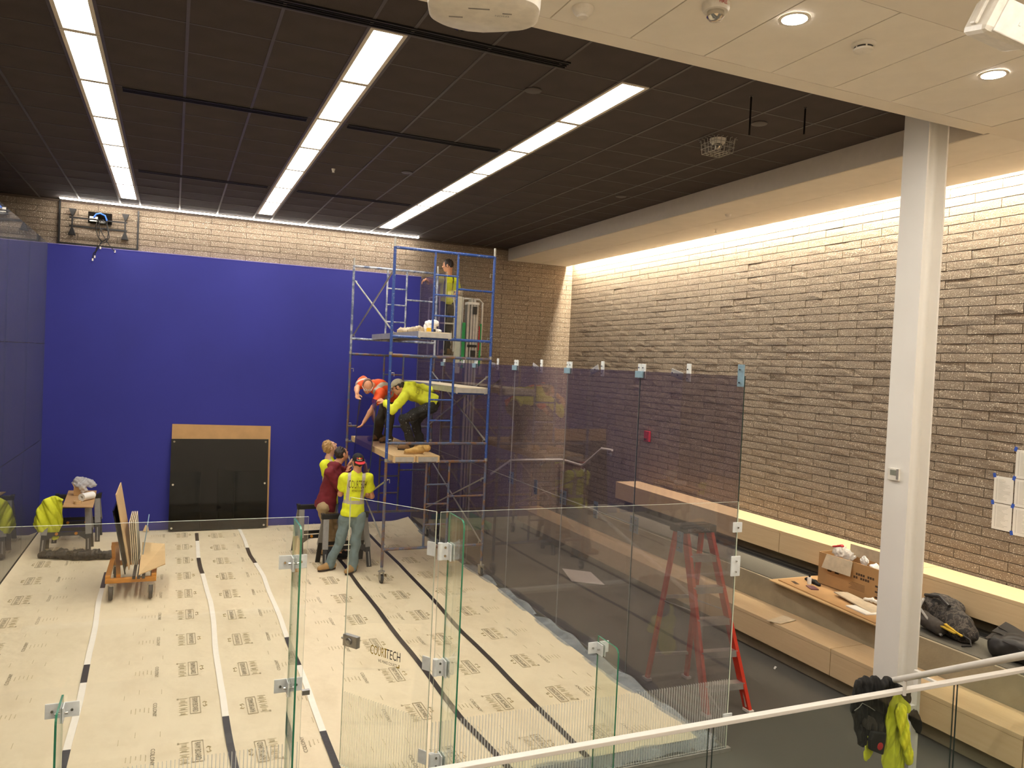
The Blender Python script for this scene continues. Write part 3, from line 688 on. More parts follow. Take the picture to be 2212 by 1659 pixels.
hx, hy = 3.742, .03; dd = Vector((3.253-hx, .723-hy, 0)); DL = .846; dd.normalize(); dn = Vector((-dd.y, dd.x, 0))   # door leaf swung into the court
if dn.y > 0: dn = -dn
dr = math.atan2(dd.y, dd.x)
door = struct(bpy.data.objects.new('door_1', None)); COL.objects.link(door); door.location = (hx, hy, 0); door.rotation_euler = (0, 0, dr)
def inloc(o): o.matrix_parent_inverse = Matrix.Identity(4); return o
inloc(MB().box((.02, -.006, .04), (DL, .006, 2.128), [1, 1, 0, 1, 0, 1]).build('leaf', ['frit_glass', 'edge_pale'], door))
def ondoor(px, py):
    d = CF + CR*((px-1106)/CAMF) - CU*((py-829.5)/CAMF); q = Vector((hx, hy, 0)) - Vector(CAMP); t = q.dot(dn)/d.dot(dn); p = Vector(CAMP)+d*t
    return (p - Vector((hx, hy, 0))).dot(dd), p.z
a = ondoor(801, 1404); b = ondoor(866, 1430); c = ondoor(815, 1418); e = ondoor(858, 1436)
sgn = 1 if (Matrix.Rotation(dr, 3, 'Z') @ Vector((0, 1, 0))).dot(dn) > 0 else -1
ly_ = .0085*sgn; zl = (a[1]+b[1])/2 - .012; wid = a[0]-b[0]
for s, x0, w_, m in (('COUR', a[0], wid*.47, 'ink_gold'), ('TECH', a[0]-wid*.53, wid*.47, 'ink_dark')):
    mb = MB(); put_text(mb, s, (x0, ly_, zl), (-1, 0, 0), (0, 0, 1), .07, w_); inloc(mb.build('lettering', m, door))
mb = MB(); mb.box((a[0]-wid*.47-.024, ly_-.001, zl+.062), (a[0]-wid*.47, ly_+.001, zl+.07)).box((a[0]-wid*.47-.016, ly_-.001, zl), (a[0]-wid*.47-.008, ly_+.001, zl+.07)); inloc(mb.build('lettering', 'ink_gold', door))
mb = MB(); put_text(mb, 'WE MAKE COURTS', (a[0]-wid*.28, ly_, zl-.045), (-1, 0, 0), (0, 0, 1), .022, wid*.62); inloc(mb.build('lettering', 'ink_dark', door))
mb = MB(); mb.box((b[0]+.006, ly_-.001, zl-.048), (b[0]+.032, ly_+.001, zl-.04)).box((b[0]+.006, ly_-.001, zl-.048), (b[0]+.013, ly_+.001, zl-.022)); inloc(mb.build('emblem', 'ink_gold', door))
l0 = ondoor(741, 1372); l1 = ondoor(774, 1396)
lo_ = inloc(MB().box((l1[0], -.02, (l0[1]+l1[1])/2-.045), (min(l0[0], DL+.004), .02, (l0[1]+l1[1])/2+.045)).build('lock', 'steel', door, bevel=.004)); lz = (l0[1]+l1[1])/2; lx = (l0[0]+l1[0])/2
inloc(MB().lathe((lx, sgn*.02, lz), [(.028, 0), (.026, sgn*.012), (.012, sgn*.016)], 16, (0, 1, 0)).build('thumb_turn', 'steel', lo_)); inloc(MB().cyl((DL, 0, lz+.005), (DL+.03, 0, lz+.005), .009, 10).build('latch', 'steel', lo_))
for z, lab in ((1.86, 'white door hinge bracket near the top of the glass door'), (1.03, 'white door hinge bracket halfway up the glass door'), (.35, 'white door hinge bracket at the foot of the glass door')):
    t = thing('door_hinge', (hx, 0, z), lab, 'hinge', 'hinges of the glass door')
    R = Matrix.Rotation(dr, 3, 'Z'); p = Vector((hx, hy, z)) + dd*.045
    MB().obox(p + dn*.014, (.07, .008, .10), R).build('door_plate', 'plate_white', t, bevel=.002)
    P = [Vector((hx+.01, hy, z-.06)) + dn*.014 + dd*.01]
    mb = MB(); mb.cyl((hx+.002, -.03, z-.06), (hx+.002, -.03, z+.06), .02, 14); mb.build('barrel', 'plate_white', t, smooth=True)
    MB().bar((hx, -.035, z), (3.80, -.045, z), .12, .010, up=(0, 1, 0)).build('strap', 'plate_white', t)
    MB().box((3.819, -.10, z-.06), (3.828, -.012, z+.06)).build('fin_plate', 'plate_white', t, bevel=.002); MB().box((3.796, -.10, z-.06), (3.805, -.012, z+.06)).build('fin_plate', 'plate_white', t, bevel=.002)
    for dz in (-.03, .03): MB().cyl((3.775, -.052, z+dz), (3.775, -.036, z+dz), .009, 8).build('bolt', 'chrome', t)

# ================================================================== guard rail in front
RY = -1.45
gr = thing('guard_rail', (5, RY, 0), 'white flat guard rail with clear glass infill across the foreground', 'railing')
MB().box((1.0, RY-.025, 1.057), (9.2, RY+.025, 1.083)).build('top_rail', 'rail_white', gr, bevel=.003)
for x0, x1 in ((1.0, 2.87), (2.90, 5.03), (5.065, 7.20), (7.235, 9.2)): pane('glass_infill', (x0, RY-.006, .06), (x1, RY+.006, 1.056), 'rail_glass', 'edge_dark', None, thin='y', parent=gr)
MB().box((1.0, RY-.03, .0), (9.2, RY+.03, .06)).build('shoe', 'alu', gr)
px_ = at(1976, 1560, y=RY+.18).x
MB().box((px_-.017, RY+.16, 0), (px_+.017, RY+.20, 1.10)).build('post', 'rail_white', gr, bevel=.002); MB().box((px_-.22, RY+.165, .80), (px_-.017, RY+.195, .85)).build('post_arm', 'rail_white', gr, bevel=.002); MB().box((px_-.012, RY+.024, 1.062), (px_+.012, RY+.161, 1.08)).build('post_link', 'rail_white', gr)
p0 = at(1896, 1476, y=-1.15); p1 = at(2212, 1416, y=-2.55); d = (p1-p0)
hr = thing('stair_handrail', p0, 'round white handrail rising behind the guard rail at the right edge', 'handrail')
MB().tube([p0 + Vector((.05, .1, -.06)), p0 + Vector((.01, .03, -.01)), p0, p0+d*.5, p1, p1+d*.5], .021, 12).build('pipe', 'rail_white', hr, smooth=True)
q = p0+d*.24; MB().cyl((q.x, q.y, q.z-.02), (q.x, q.y, q.z-.12), .012, 8).build('bracket', 'rail_white', hr)

# ================================================================== protective paper on the court floor
SB = [.012, 1.27, 2.49, 3.23, 4.45, 5.22]; SE = [1.29, 2.51, 3.25, 4.47, 5.24, 6.36]
redge = [(.25, 6.33), (.56, 6.36), (1.54, 6.24), (2.95, 6.25), (4.2, 6.30), (5.26, 6.33), (6.2, 6.27), (8.0, 6.29), (9.0, 6.33), (9.72, 6.36)]
def redge_at(y): return float(np.interp(y, [a for a, b in redge], [b for a, b in redge]))
sname = ['against the left glass wall', 'under the cart', 'before the leaning panel', 'under the worker in jeans', 'under the scaffold left leg', 'along the smoked glass wall']
for k in range(6):
    def fn(u, v, k=k):
        y = .24 + v*9.48; x1 = SE[k] if k < 5 else redge_at(y); x = SB[k]+(x1-SB[k])*u
        z = .008+.0016*k + .0015*math.sin(y*2.1+k)*math.sin(x*3)
        if k == 5: z += .07*max(0, (u-.75)/.25)*max(0, min(1, (y-8.8)/.9))
        if k == 0: z += .05*max(0, (.10-u)/.10)
        return (x, y, z)
    o = MB().grid(fn, 10, 60, (0, 0, .0012)).build('floor_paper', 'floor_paper', smooth=True); tag(o, 'tan protective paper strip on the court floor '+sname[k], 'floor paper', 'paper strips on the court floor')
    # printing on the strip
    rams = {0: (.30, 'B'), 1: (2.25, 'A'), 2: (2.72, 'B'), 3: (4.15, 'A'), 4: (4.93, 'A'), 5: (5.50, 'B')}[k]; col = {0: .64, 1: 1.92, 2: 3.05, 3: 3.82, 4: 4.66, 5: 5.78}[k]
    ph = {0: .66, 1: .46, 2: .30, 3: .60, 4: .56, 5: .55}[k]; zz = .0125+.0016*k
    A, B_, C_ = MB(), MB(), MB(); s = -1 if rams[1] == 'A' else 1     # s: reading direction along y
    n = 0; y = ph
    while y < 9.5:
        x = rams[0]
        if y > .45:
            # framed name, horns, row of little pictures
            put_text(A, 'RAM BOARD', (x - (-s)*.022, y - s*.15, zz), (0, s, 0), (-s, 0, 0), .046, .30)
            w2, h2 = .042, .175
            for dx in (-w2, w2): B_.box((x+dx-.003, y-h2, zz-.001), (x+dx+.003, y+h2, zz))
            for dy in (-h2, h2): B_.box((x-w2, y+dy-.004, zz-.001), (x+w2, y+dy+.004, zz))
            hxx = x - s*.085
            for q in (-1, 1): C_.tube([(hxx + .0*q, y+q*.01, zz), (hxx-s*.012, y+q*.035, zz), (hxx+s*.012, y+q*.05, zz), (hxx+s*.02, y+q*.03, zz)], .004, 4)
            ix = x + s*.10
            for q, (ya, hh) in enumerate(((-.15, .035), (-.06, .025), (.03, .025), (.12, .045))):
                yy = y - s*ya
                C_.box((ix-.035, yy-hh, zz-.001), (ix+.035, yy-hh+.006, zz)); C_.box((ix-.035, yy+hh-.006, zz-.001), (ix+.035, yy+hh, zz)); C_.box((ix-.022, yy-hh*.5, zz-.001), (ix+.018, yy+hh*.4, zz))
            B_.box((ix+s*.045-.008, y-s*.16-.015, zz-.001), (ix+s*.045+.008, y-s*.16+.015, zz))
            put_text(A, 'COLONY', (col - (-s)*.016, y - s*.14, zz), (0, s, 0), (-s, 0, 0), .032, .28)
            for q in range(5): C_.box((col+s*(.05+.035*q)-.004, y-.05+.02*(q % 3), zz-.001), (col+s*(.05+.035*q)+.004, y+.05+.015*(q % 2), zz))
            for dx, dy in ((s*.26, .32), (s*.14, .42), (-s*.05, .38)):
                if SB[k]+.03 < col+dx < SE[k]-.03: C_.box((col+dx-.003, y+dy-.05, zz-.001), (col+dx+.003, y+dy+.05, zz))
        y += .877; n += 1
    for mb, m in ((A, 'print_dark'), (B_, 'print_mid'), (C_, 'print_faint')): stuff(mb.build('printing', m, o))
# tape over the seams
seams = {'first': [(1.30, .3), (1.308, 1.46), (1.29, 3.0), (1.285, 3.46), (1.22, 5.66), (1.20, 6.6), (1.21, 9.0)], 'second': [(2.50, .3), (2.502, 1.06), (2.48, 2.62), (2.507, 5.3), (2.43, 6.94), (2.43, 8.74), (2.45, 9.5)],
         'third': [(3.222, .3), (3.244, 1.56), (3.248, 3.0), (3.253, 6.23), (3.182, 7.6), (3.17, 9.3), (3.17, 9.6)], 'fourth': [(4.50, .25), (4.44, 1.18), (4.444, 2.64), (4.451, 4.8), (4.468, 6.72), (4.46, 8.6)],
         'fifth': [(5.18, .25), (5.197, 1.34), (5.208, 3.3), (5.284, 5.48), (5.305, 7.44), (5.316, 8.9)]}
segs = {'first': [('black', .3, 1.64), ('white', 1.64, 2.99), ('black', 2.99, 3.46), ('white', 3.46, 6.2), ('black', 6.2, 7.0)], 'second': [('black', .3, 1.88), ('white', 1.88, 6.62), ('black', 6.62, 7.55), ('white', 7.55, 8.7), ('black', 8.7, 9.3)],
        'third': [('black', .3, 1.35), ('white', 1.35, 2.85), ('black', 2.85, 3.7), ('white', 3.7, 7.05), ('black', 7.05, 8.05), ('white', 8.05, 9.5)], 'fourth': [('black', .25, 8.6)], 'fifth': [('black', .25, 8.9)]}
for nm, pts in seams.items():
    ysn = [p[1] for p in pts]; xsn = [p[0] for p in pts]; cnt = {}
    for c_, y0, y1 in segs[nm]:
        cnt[c_] = cnt.get(c_, 0)+1
        def fn(u, v): y = y0+(y1-y0)*v; return (float(np.interp(y, ysn, xsn)) + (u-.5)*.056 + .006*math.sin(y*3.1), y, .022 + .001*math.sin(y*9))
        o = MB().grid(fn, 1, max(4, int((y1-y0)*8)), (0, 0, .003)).build(f'{c_}_tape', f'{c_}_tape')
        lab = f'long black tape along the {nm} paper seam from the left' if len(segs[nm]) == 1 else f'{c_} tape on the {nm} paper seam from the left, {ords[cnt[c_]-1]} {c_} stretch from the camera'
        tag(o, lab, 'tape', 'tape on the paper seams')
# clear film sticking out beside and behind the paper
def fn(u, v): y = .1+v*9.4; e = redge_at(max(y, .3)); return (e-.06+u*(6.385-e+.06), y, .014+.035*abs(math.sin(y*2.3+1)*u)+.02*u*math.sin(y*9.7))
tag(MB().grid(fn, 5, 120, (0, 0, .002)).build('plastic_film', 'film_clear', smooth=True), 'crumpled clear plastic film along the foot of the smoked glass', 'plastic film')
def fn(u, v): x = 3.8+u*2.55; return (x, .04+v*.28, .010+.03*abs(math.sin(x*4.1)*(1-v))+.012*math.sin(x*13+v*3)*(1-v))
tag(MB().grid(fn, 60, 5, (0, 0, .002)).build('plastic_film', 'film_clear', smooth=True), 'crumpled clear plastic film behind the paper at the rear glass', 'plastic film')
# ================================================================== rolling scaffold
SX0, SX1, SYF, SYR = 4.785, 6.305, 5.57, 8.30
sc = thing('scaffold', (5.5, 6.9, 0), 'blue and rust brown rolling scaffold tower beside the smoked glass', 'scaffold')
def tubes(name, a, b, r, mat, parent=sc, n=10): return MB().cyl(a, b, r, n).build(name, mat, parent, smooth=True)
XA, XB = 5.385, 5.735
for y in (SYF, SYR):
    for lv, z0 in enumerate((.24, 1.76, 3.28)):
        m = [['scaffold_worn', 'scaffold_worn', 'scaffold_paint'], ['scaffold_worn', 'scaffold_worn', 'scaffold_pale']][y == SYR][lv]; m2 = m if lv else 'scaffold_worn'
        if lv == 1 and y == SYF: m = 'scaffold_paint'; m2 = 'scaffold_worn'
        for x in (SX0, SX1): tubes('leg', (x, y, z0), (x, y, z0+1.515), .0215, m)
        tubes('top_bar', (SX0, y, z0+1.505), (SX1, y, z0+1.505), .0215, m2); tubes('bottom_bar', (SX0, y, z0+.25), (SX1, y, z0+.25), .021, m2)
        for x in (XA, XB): tubes('stile', (x, y, z0+.25), (x, y, z0+1.505), .017, m)
        for dz in (.584, .885, 1.17): tubes('rung', (XA, y, z0+dz), (XB, y, z0+dz), .013, m)
        tubes('side_bar', (XB, y, z0+.99), (SX1, y, z0+.99), .015, m)
        for x in (SX0, SX1):
            s = 1 if x == SX0 else -1
            for dz in (.30, 1.25):
                q = (x+s*.02, y, z0+dz); MB().tube([q, (x+s*.06, y, z0+dz+.004), (x+s*.062, y, z0+dz-.05)], .006, 6).build('lock_hook', 'galv', sc)
    for x in (SX0, SX1):
        tubes('coupling_pin', (x, y, 4.78), (x, y, 4.92), .017, 'galv'); MB().cyl((x, y, 1.745), (x, y, 1.79), .026, 10).build('coupling', 'galv', sc); MB().cyl((x, y, 3.265), (x, y, 3.31), .026, 10).build('coupling', 'galv', sc)
        # caster: stem, fork, wheel, brake
        c = MB().cyl((x, y, .16), (x, y, .26), .018, 10).cyl((x, y, .175), (x, y, .185), .05, 12).build('caster', 'galv', sc)
        MB().box((x-.03, y-.045, .06), (x-.022, y+.045, .175)).box((x+.022, y-.045, .06), (x+.03, y+.045, .175)).build('fork', 'galv', c)
        MB().lathe((x-.02, y, .074), [(.03, 0), (.058, 0), (.064, .006), (.064, .034), (.058, .04), (.03, .04)], 20, (1, 0, 0)).build('wheel', 'tyre', c, smooth=True)
        MB().obox((x+.045, y-.05, .13), (.03, .05, .012), Euler((.5, 0, 0))).build('brake', 'chrome', c)
def brace(x, za, zb, mats=('galv', 'galv')):
    MB().tube([(x, SYF, za), (x, SYR, zb)], .0125, 8).build('cross_brace', mats[0], sc); MB().tube([(x, SYF, zb), (x, SYR, za)], .0125, 8).build('cross_brace', mats[1], sc)
brace(SX0+.03, .54, 1.49); brace(SX0+.03, 3.58, 4.53); brace(SX1-.03, .54, 1.49); brace(SX1-.03, 2.06, 3.01)
def deck(x0, x1, z, label, worn=False):
    t = thing('scaffold_plank', ((x0+x1)/2, 6.9, z), label, 'plank', 'scaffold planks'); y0, y1 = SYF-.06, SYR+.06
    MB().box((x0+.03, y0, z+.055), (x1-.03, y1, z+.07)).build('deck_board', 'plank_ply' if worn else 'plank_pale', t)
    for x in (x0, x1-.03): MB().box((x, y0, z-.02), (x+.03, y1, z+.07)).build('side_rail', 'plank_ply' if worn else 'alu', t)
    for y in (y0, y1-.03): MB().box((x0+.03, y, z-.015), (x1-.03, y+.03, z+.055)).build('end_rail', 'alu', t)
    for x in (x0+.03, x1-.03):
        for y, s in ((SYF, -1), (SYR, 1)): MB().tube([(x, y-s*.06, z+.03), (x, y-s*.0, z+.045), (x, y+s*.03, z+.03), (x, y+s*.032, z-.03)], .010, 6).build('hook', 'plank_pale', t)
deck(4.87, 5.20, 1.765, 'scaffold plank with cardboard sides the crouching workers stand on, left one', True); deck(5.21, 5.56, 1.765, 'scaffold plank with tan boots on its near end', True)
deck(5.76, 6.26, 2.775, 'pale scaffold plank at chest height inside the right of the tower'); deck(5.16, 5.66, 3.555, 'scaffold plank high up with the white bag on it')
# things on the high plank
q = at(911, 712, y=6.0)
tag(soft('plastic_bag', [ell((5.50, 6.05, 3.72), (.10, .09, .09)), ell((5.55, 6.0, 3.77), (.05, .05, .05)), ell((5.56, 6.08, 3.66), (.12, .07, .035))], .008, k=.03, mats='white_crumple', amp=.018, freq=45, seed=4), 'crumpled white plastic bag on the high scaffold plank', 'plastic bag')
tag(soft('rolled_rug', [cap((5.30, 5.9, 3.665), (5.32, 7.1, 3.665), .045, .05)], .012, k=.03, mats='cardboard_inner', amp=.02, freq=60, seed=2), 'rolled mottled rag lying along the high scaffold plank', 'rag')
t = thing('tape_measure', (5.38, 5.75, 3.64), 'yellow and black tape measure on the high scaffold plank', 'tool'); MB().box((5.355, 5.735, 3.628), (5.425, 5.775, 3.69)).build('case', 'yellow', t, bevel=.008); MB().box((5.43, 5.735, 3.628), (5.49, 5.78, 3.675)).build('grip', 'black_plastic', t, bevel=.008)
# boots on the lower plank, tan pair
def boot(t, heel, toe, h, mat, solem, r=.043):
    heel, toe = Vector(heel), Vector(toe); d = (toe-heel).normalized(); L = (toe-heel).length; up = Vector((0, 0, 1))
    P = [cap(heel+up*.05, heel+d*L*.55+up*.05, r, r*.95), cap(heel+d*L*.5+up*.045, toe+up*.04-d*.02, r, r*.78), cap(heel+d*.02+up*.06, heel+d*.03+up*h, r*1.05, r*1.1), cutp((0, 0, heel.z+h+.01), (0, 0, 1)), cutp((0, 0, heel.z+.012), (0, 0, -1))]
    soft('upper', P, .007, t, k=.03, mats=mat, amp=.004, freq=60); s = Vector((-d.y, d.x, 0)); P = []
    for a in range(16):
        an = 2*math.pi*a/16; f = math.cos(an); P.append(heel + d*(L*.5 + f*(L*.5+.022)) + s*math.sin(an)*(.040 if f < 0 else .046) - up*0)
    MB().prism(P, (0, 0, .022)).build('sole', solem, t); MB().tube([heel+d*.09+up*(h*.7), heel+d*.12+up*(h*.55)+s*.02, heel+d*.15+up*(h*.45)-s*.02], .003, 5).build('laces', 'sole', t)
t = thing('boot', (5.25, 5.75, 1.838), 'empty tan work boot on the scaffold plank, nearer of the pair', 'boot', 'pair of tan boots'); boot(t, (5.36, 5.76, 1.836), (5.10, 5.72, 1.836), .105, 'boot_new', 'boot_tan')
t = thing('boot', (5.48, 6.0, 1.838), 'empty tan work boot on the scaffold plank, farther of the pair', 'boot', 'pair of tan boots'); boot(t, (5.52, 5.98, 1.836), (5.36, 6.15, 1.836), .105, 'boot_new', 'boot_tan')

# ================================================================== personnel lift outside the court
lf = thing('personnel_lift', (7.05, 8.65, 0), 'aluminium mast lift with white basket rails and green uprights behind the smoked glass', 'lift')
MB().box((6.70, 8.2, .10), (7.55, 9.3, .22)).build('base', 'green_rail', lf, bevel=.02)
for x, y in ((6.75, 8.3), (7.5, 8.3), (6.75, 9.2), (7.5, 9.2)): MB().lathe((x-.02, y, .05), [(.05, 0), (.05, .04)], 14, (1, 0, 0)).build('wheel', 'tyre', lf)
for k, (x, w, z1) in enumerate(((7.02, .05, 4.30), (7.085, .045, 4.42), (7.14, .045, 4.42), (7.195, .05, 4.30))): MB().box((x-w/2, 8.55, .22), (x+w/2, 8.70, z1)).build('mast_section', 'alu', lf, bevel=.004)
MB().box((7.00, 8.53, 4.30), (7.22, 8.72, 4.345)).build('mast_head', 'dev_white', lf); MB().box((7.10, 8.50, 4.12), (7.17, 8.55, 4.26)).build('pulley_box', 'black_plastic', lf); MB().box((7.02, 8.52, 3.50), (7.20, 8.55, 3.545)).build('mast_clamp', 'black_metal', lf); MB().box((7.09, 8.50, 3.32), (7.17, 8.55, 3.44)).build('pulley_box', 'black_plastic', lf)
MB().tube([(7.24, 8.52, 3.45), (7.24, 8.52, 3.90)], .012, 8).build('red_stay', 'red', lf); MB().box((6.90, 8.50, 3.10), (6.955, 8.55, 3.95)).build('green_upright', 'green_rail', lf, bevel=.006); MB().box((7.255, 8.52, 3.15), (7.285, 8.56, 3.95)).build('green_upright', 'green_rail', lf, bevel=.006)
MB().tube([(7.23, 8.62, 3.2), (7.23, 8.62, 4.10), (7.20, 8.62, 4.25), (7.13, 8.62, 4.40)], .013, 8).build('hand_hoop', 'rail_white', lf, smooth=True)
MB().tube([(7.0, 8.75, 4.42), (7.30, 8.75, 4.42), (7.37, 8.75, 4.36), (7.37, 8.75, 3.35)], .018, 8).build('guard_hoop', 'rail_white', lf, smooth=True); MB().box((7.34, 8.73, 3.0), (7.40, 8.78, 3.3)).build('label_plate', 'cardboard_inner', lf)
MB().box((6.46, 8.62, 3.28), (6.96, 9.32, 3.33)).build('basket_floor', 'alu', lf)
MB().box((6.78, 8.58, 3.0), (6.90, 8.62, 4.42)).build('basket_panel', 'dev_white', lf, bevel=.004)
for z in (4.42, 3.92): MB().tube([(6.47, 9.3, z), (6.47, 8.64, z), (6.52, 8.60, z), (6.85, 8.60, z), (6.94, 8.66, z), (6.94, 9.3, z)], .016, 8).build('guard_rail', 'rail_white', lf, smooth=True)
for x, y in ((6.47, 8.63), (6.47, 9.28), (6.93, 8.63), (6.93, 9.28)): MB().cyl((x, y, 3.33), (x, y, 4.42), .015, 8).build('guard_post', 'rail_white', lf)
MB().tube([(6.72, 8.59, 4.42), (6.76, 8.59, 4.2), (6.76, 8.59, 3.4)], .013, 8).build('gate_post', 'rail_white', lf, smooth=True)

# ================================================================== red step ladder
ld = thing('step_ladder', (6.84, 1.0, 0), 'red fibreglass step ladder with black top behind the smoked glass', 'ladder')
FL, FR_, RL, RR = Vector((6.651, .600, .0)), Vector((7.105, .555, .0)), Vector((6.585, 1.50, 0)), Vector((7.02, 1.42, 0))
TFL, TFR, TRL, TRR = at(1481, 1146, z=1.66), at(1533, 1146, z=1.66), at(1461, 1146, z=1.66), at(1516, 1146, z=1.66)
for o_, a, b in (('front_rail', FL, TFL), ('front_rail', FR_, TFR)): MB().bar(a, b, .035, .085, up=(0, 1, 0)).build(o_, 'red_frp', ld)
for a, b in ((RL, TRL), (RR, TRR)): MB().bar(a, b, .030, .05, up=(0, 1, 0)).build('rear_rail', 'red_frp', ld)
for z in (1.42, 1.13, .84, .55, .26):
    f = z/1.66; a, b = FL.lerp(TFL, f), FR_.lerp(TFR, f); MB().bar(a, b, .085, .03).build('step', 'alu', ld); MB().bar(a-Vector((0, .04, .02)), b-Vector((0, .04, .02)), .006, .055).build('step_lip', 'alu', ld)
for z in (.95, .30):
    f = z/1.66; MB().bar(RL.lerp(TRL, f), RR.lerp(TRR, f), .03, .03).build('rear_brace', 'alu', ld)
MB().tube([FL.lerp(TFL, .16), FL.lerp(FR_, .30) + Vector((0, 0, .05))], .010, 6).build('foot_stay', 'alu', ld); MB().tube([FR_.lerp(TFR, .16), FR_.lerp(FL, .06) + Vector((0, 0, .05))], .010, 6).build('foot_stay', 'alu', ld)
MB().bar(FR_.lerp(TFR, .55), RR.lerp(TRR, .55), .02, .006).build('spreader', 'alu', ld); MB().bar(FL.lerp(TFL, .55), RL.lerp(TRL, .55), .02, .006).build('spreader', 'alu', ld)
for p in (FL, FR_, RL, RR): MB().box((p.x-.03, p.y-.05, 0), (p.x+.03, p.y+.05, .03)).build('foot', 'dev_white', ld, bevel=.005)
c = (TFL+TFR+TRL+TRR)/4; tx0, tx1 = min(TFL.x, TRL.x)-.035, max(TFR.x, TRR.x)+.035
top = MB().box((tx0, c.y-.10, 1.655), (tx1, c.y+.10, 1.725)).build('top_cap', 'black_plastic', ld, bevel=.012); MB().box((tx0+.03, c.y-.06, 1.726), (tx1-.03, c.y+.05, 1.729)).build('tray', 'black_metal', top)
mb = MB(); put_text(mb, 'MICHIGAN', (tx0+.07, c.y-.1015, 1.672), (1, 0, 0), (0, 0, 1), .034, (tx1-tx0)*.62, .01); mb.build('lettering', 'grey_plastic', top)

# ================================================================== folding sawhorses
def sawhorse(cx, cy, rot, label, h=.78, L=.66):
    t = thing('sawhorse', (cx, cy, 0), label, 'sawhorse', 'black and grey folding sawhorses'); R = Matrix.Rotation(rot, 3, 'Z'); C0 = Vector((cx, cy, 0))
    def w(x, y, z): return C0 + R @ Vector((x, y, z))
    def bar(a, b, wd, ht, name, mat, up=(0, 1, 0)): return MB().bar(w(*a), w(*b), wd, ht, up=R @ Vector(up)).build(name, mat, t, bevel=.004)
    bar((-L/2, 0, h-.035), (L/2, 0, h-.035), .085, .07, 'top_beam', 'black_plastic', (0, 0, 1))
    for s in (-1, 1): bar((s*L*.47, -.05, h-.0), (s*L*.47, .05, h-.0), .05, .03, 'beam_end', 'black_plastic', (0, 0, 1))
    for sy in (-1, 1):
        for sx in (-1, 1):
            bar((sx*(L/2-.06), sy*.05, h-.07), (sx*(L/2-.03), sy*.17, .30), .085, .035, 'leg_cover', 'grey_plastic')
            lg = bar((sx*(L/2-.035), sy*.155, .34), (sx*(L/2-.02), sy*.245, .0), .07, .03, 'leg', 'black_plastic')
            MB().bar(w(sx*(L/2-.03), sy*.195-.018*sy+sy*.035, .24), w(sx*(L/2-.02), sy*.245+sy*.017, .03), .018, .004, up=R @ Vector((0, 1, 0))).build('leg_slots', 'grey_plastic', lg)
        web = MB().prism([w(-L/2+.03, sy*.165, .34), w(L/2-.03, sy*.165, .34), w(L/2-.03, sy*.195, .20), w(L/2-.16, sy*.175, .285), w(-L/2+.16, sy*.175, .285), w(-L/2+.03, sy*.195, .20)], R @ Vector((0, -sy*.02, 0))).build('web', 'black_plastic', t)
        for sx in (-1, 1): MB().lathe(w(sx*.13, sy*.158, .318), [(.022, 0), (.022, sy*.022)], 14, R @ Vector((0, 1, 0))).build('knob', 'orange_steel', web)
    return t
sawhorse(.56, 8.45, 0, 'sawhorse under the cardboard sheet at the left, nearer one', .75); sawhorse(.62, 9.28, 0, 'sawhorse under the cardboard sheet at the left, by the blue wall', .75)
sawhorse(4.47, 6.70, .06, 'sawhorse directly behind the worker in jeans', .80, .72); sawhorse(4.20, 7.55, .10, 'sawhorse farther back behind the worker in maroon', .80, .66)
tag(MB().hexa([at(135, 1096, z=.765), at(201, 1097, z=.765), at(209, 1061, z=.765), at(148, 1061, z=.765)] + [p + Vector((0, 0, .012)) for p in (at(135, 1096, z=.765), at(201, 1097, z=.765), at(209, 1061, z=.765), at(148, 1061, z=.765))]).build('cardboard_sheet', 'cardboard'), 'brown cardboard sheet laid over the left sawhorses', 'cardboard')
t = thing('carton', (.60, 9.1, .78), 'small brown carton on the left sawhorse table', 'box'); MB().box((.57, 8.98, .779), (.74, 9.16, .90)).build('body', 'cardboard', t); MB().obox((.57, 9.07, .93), (.01, .17, .08), Euler((0, -.4, 0))).build('flap', 'cardboard_pale', t)
tag(soft('plastic_bag', [ell((.70, 9.05, .98), (.14, .10, .08)), ell((.62, 9.02, 1.02), (.07, .06, .06)), ell((.80, 9.05, .95), (.08, .07, .06)), ell((.70, 8.97, .90), (.06, .05, .07))], .009, k=.04, mats='bag_film', amp=.02, freq=40, seed=9), 'crumpled clear plastic bag on the carton at the left', 'plastic bag')
def roll(name, c, ax, ro, ri, L, mat, label, cat):
    ax = Vector(ax).normalized(); mb = MB(); n = 24; c = Vector(c); rings = [mb.ring(c-ax*L/2, ax, ro, n), mb.ring(c+ax*L/2, ax, ro, n), mb.ring(c+ax*L/2, ax, ri, n), mb.ring(c-ax*L/2, ax, ri, n)]
    for a, b in zip(rings, rings[1:]+rings[:1]):
        for k in range(n): mb.face((a+k, a+(k+1) % n, b+(k+1) % n, b+k))
    return tag(mb.build(name, mat, smooth=True), label, cat)
roll('paper_towel_roll', (.80, 8.55, .838), (.55, .83, 0), .06, .02, .24, 'paper_white', 'white paper towel roll on the left sawhorse table', 'paper roll')
roll('tape_roll', (.70, 8.25, .80), (0, 0, 1), .055, .038, .045, 'cardboard_pale', 'roll of cream masking tape on the left sawhorse table', 'tape roll')
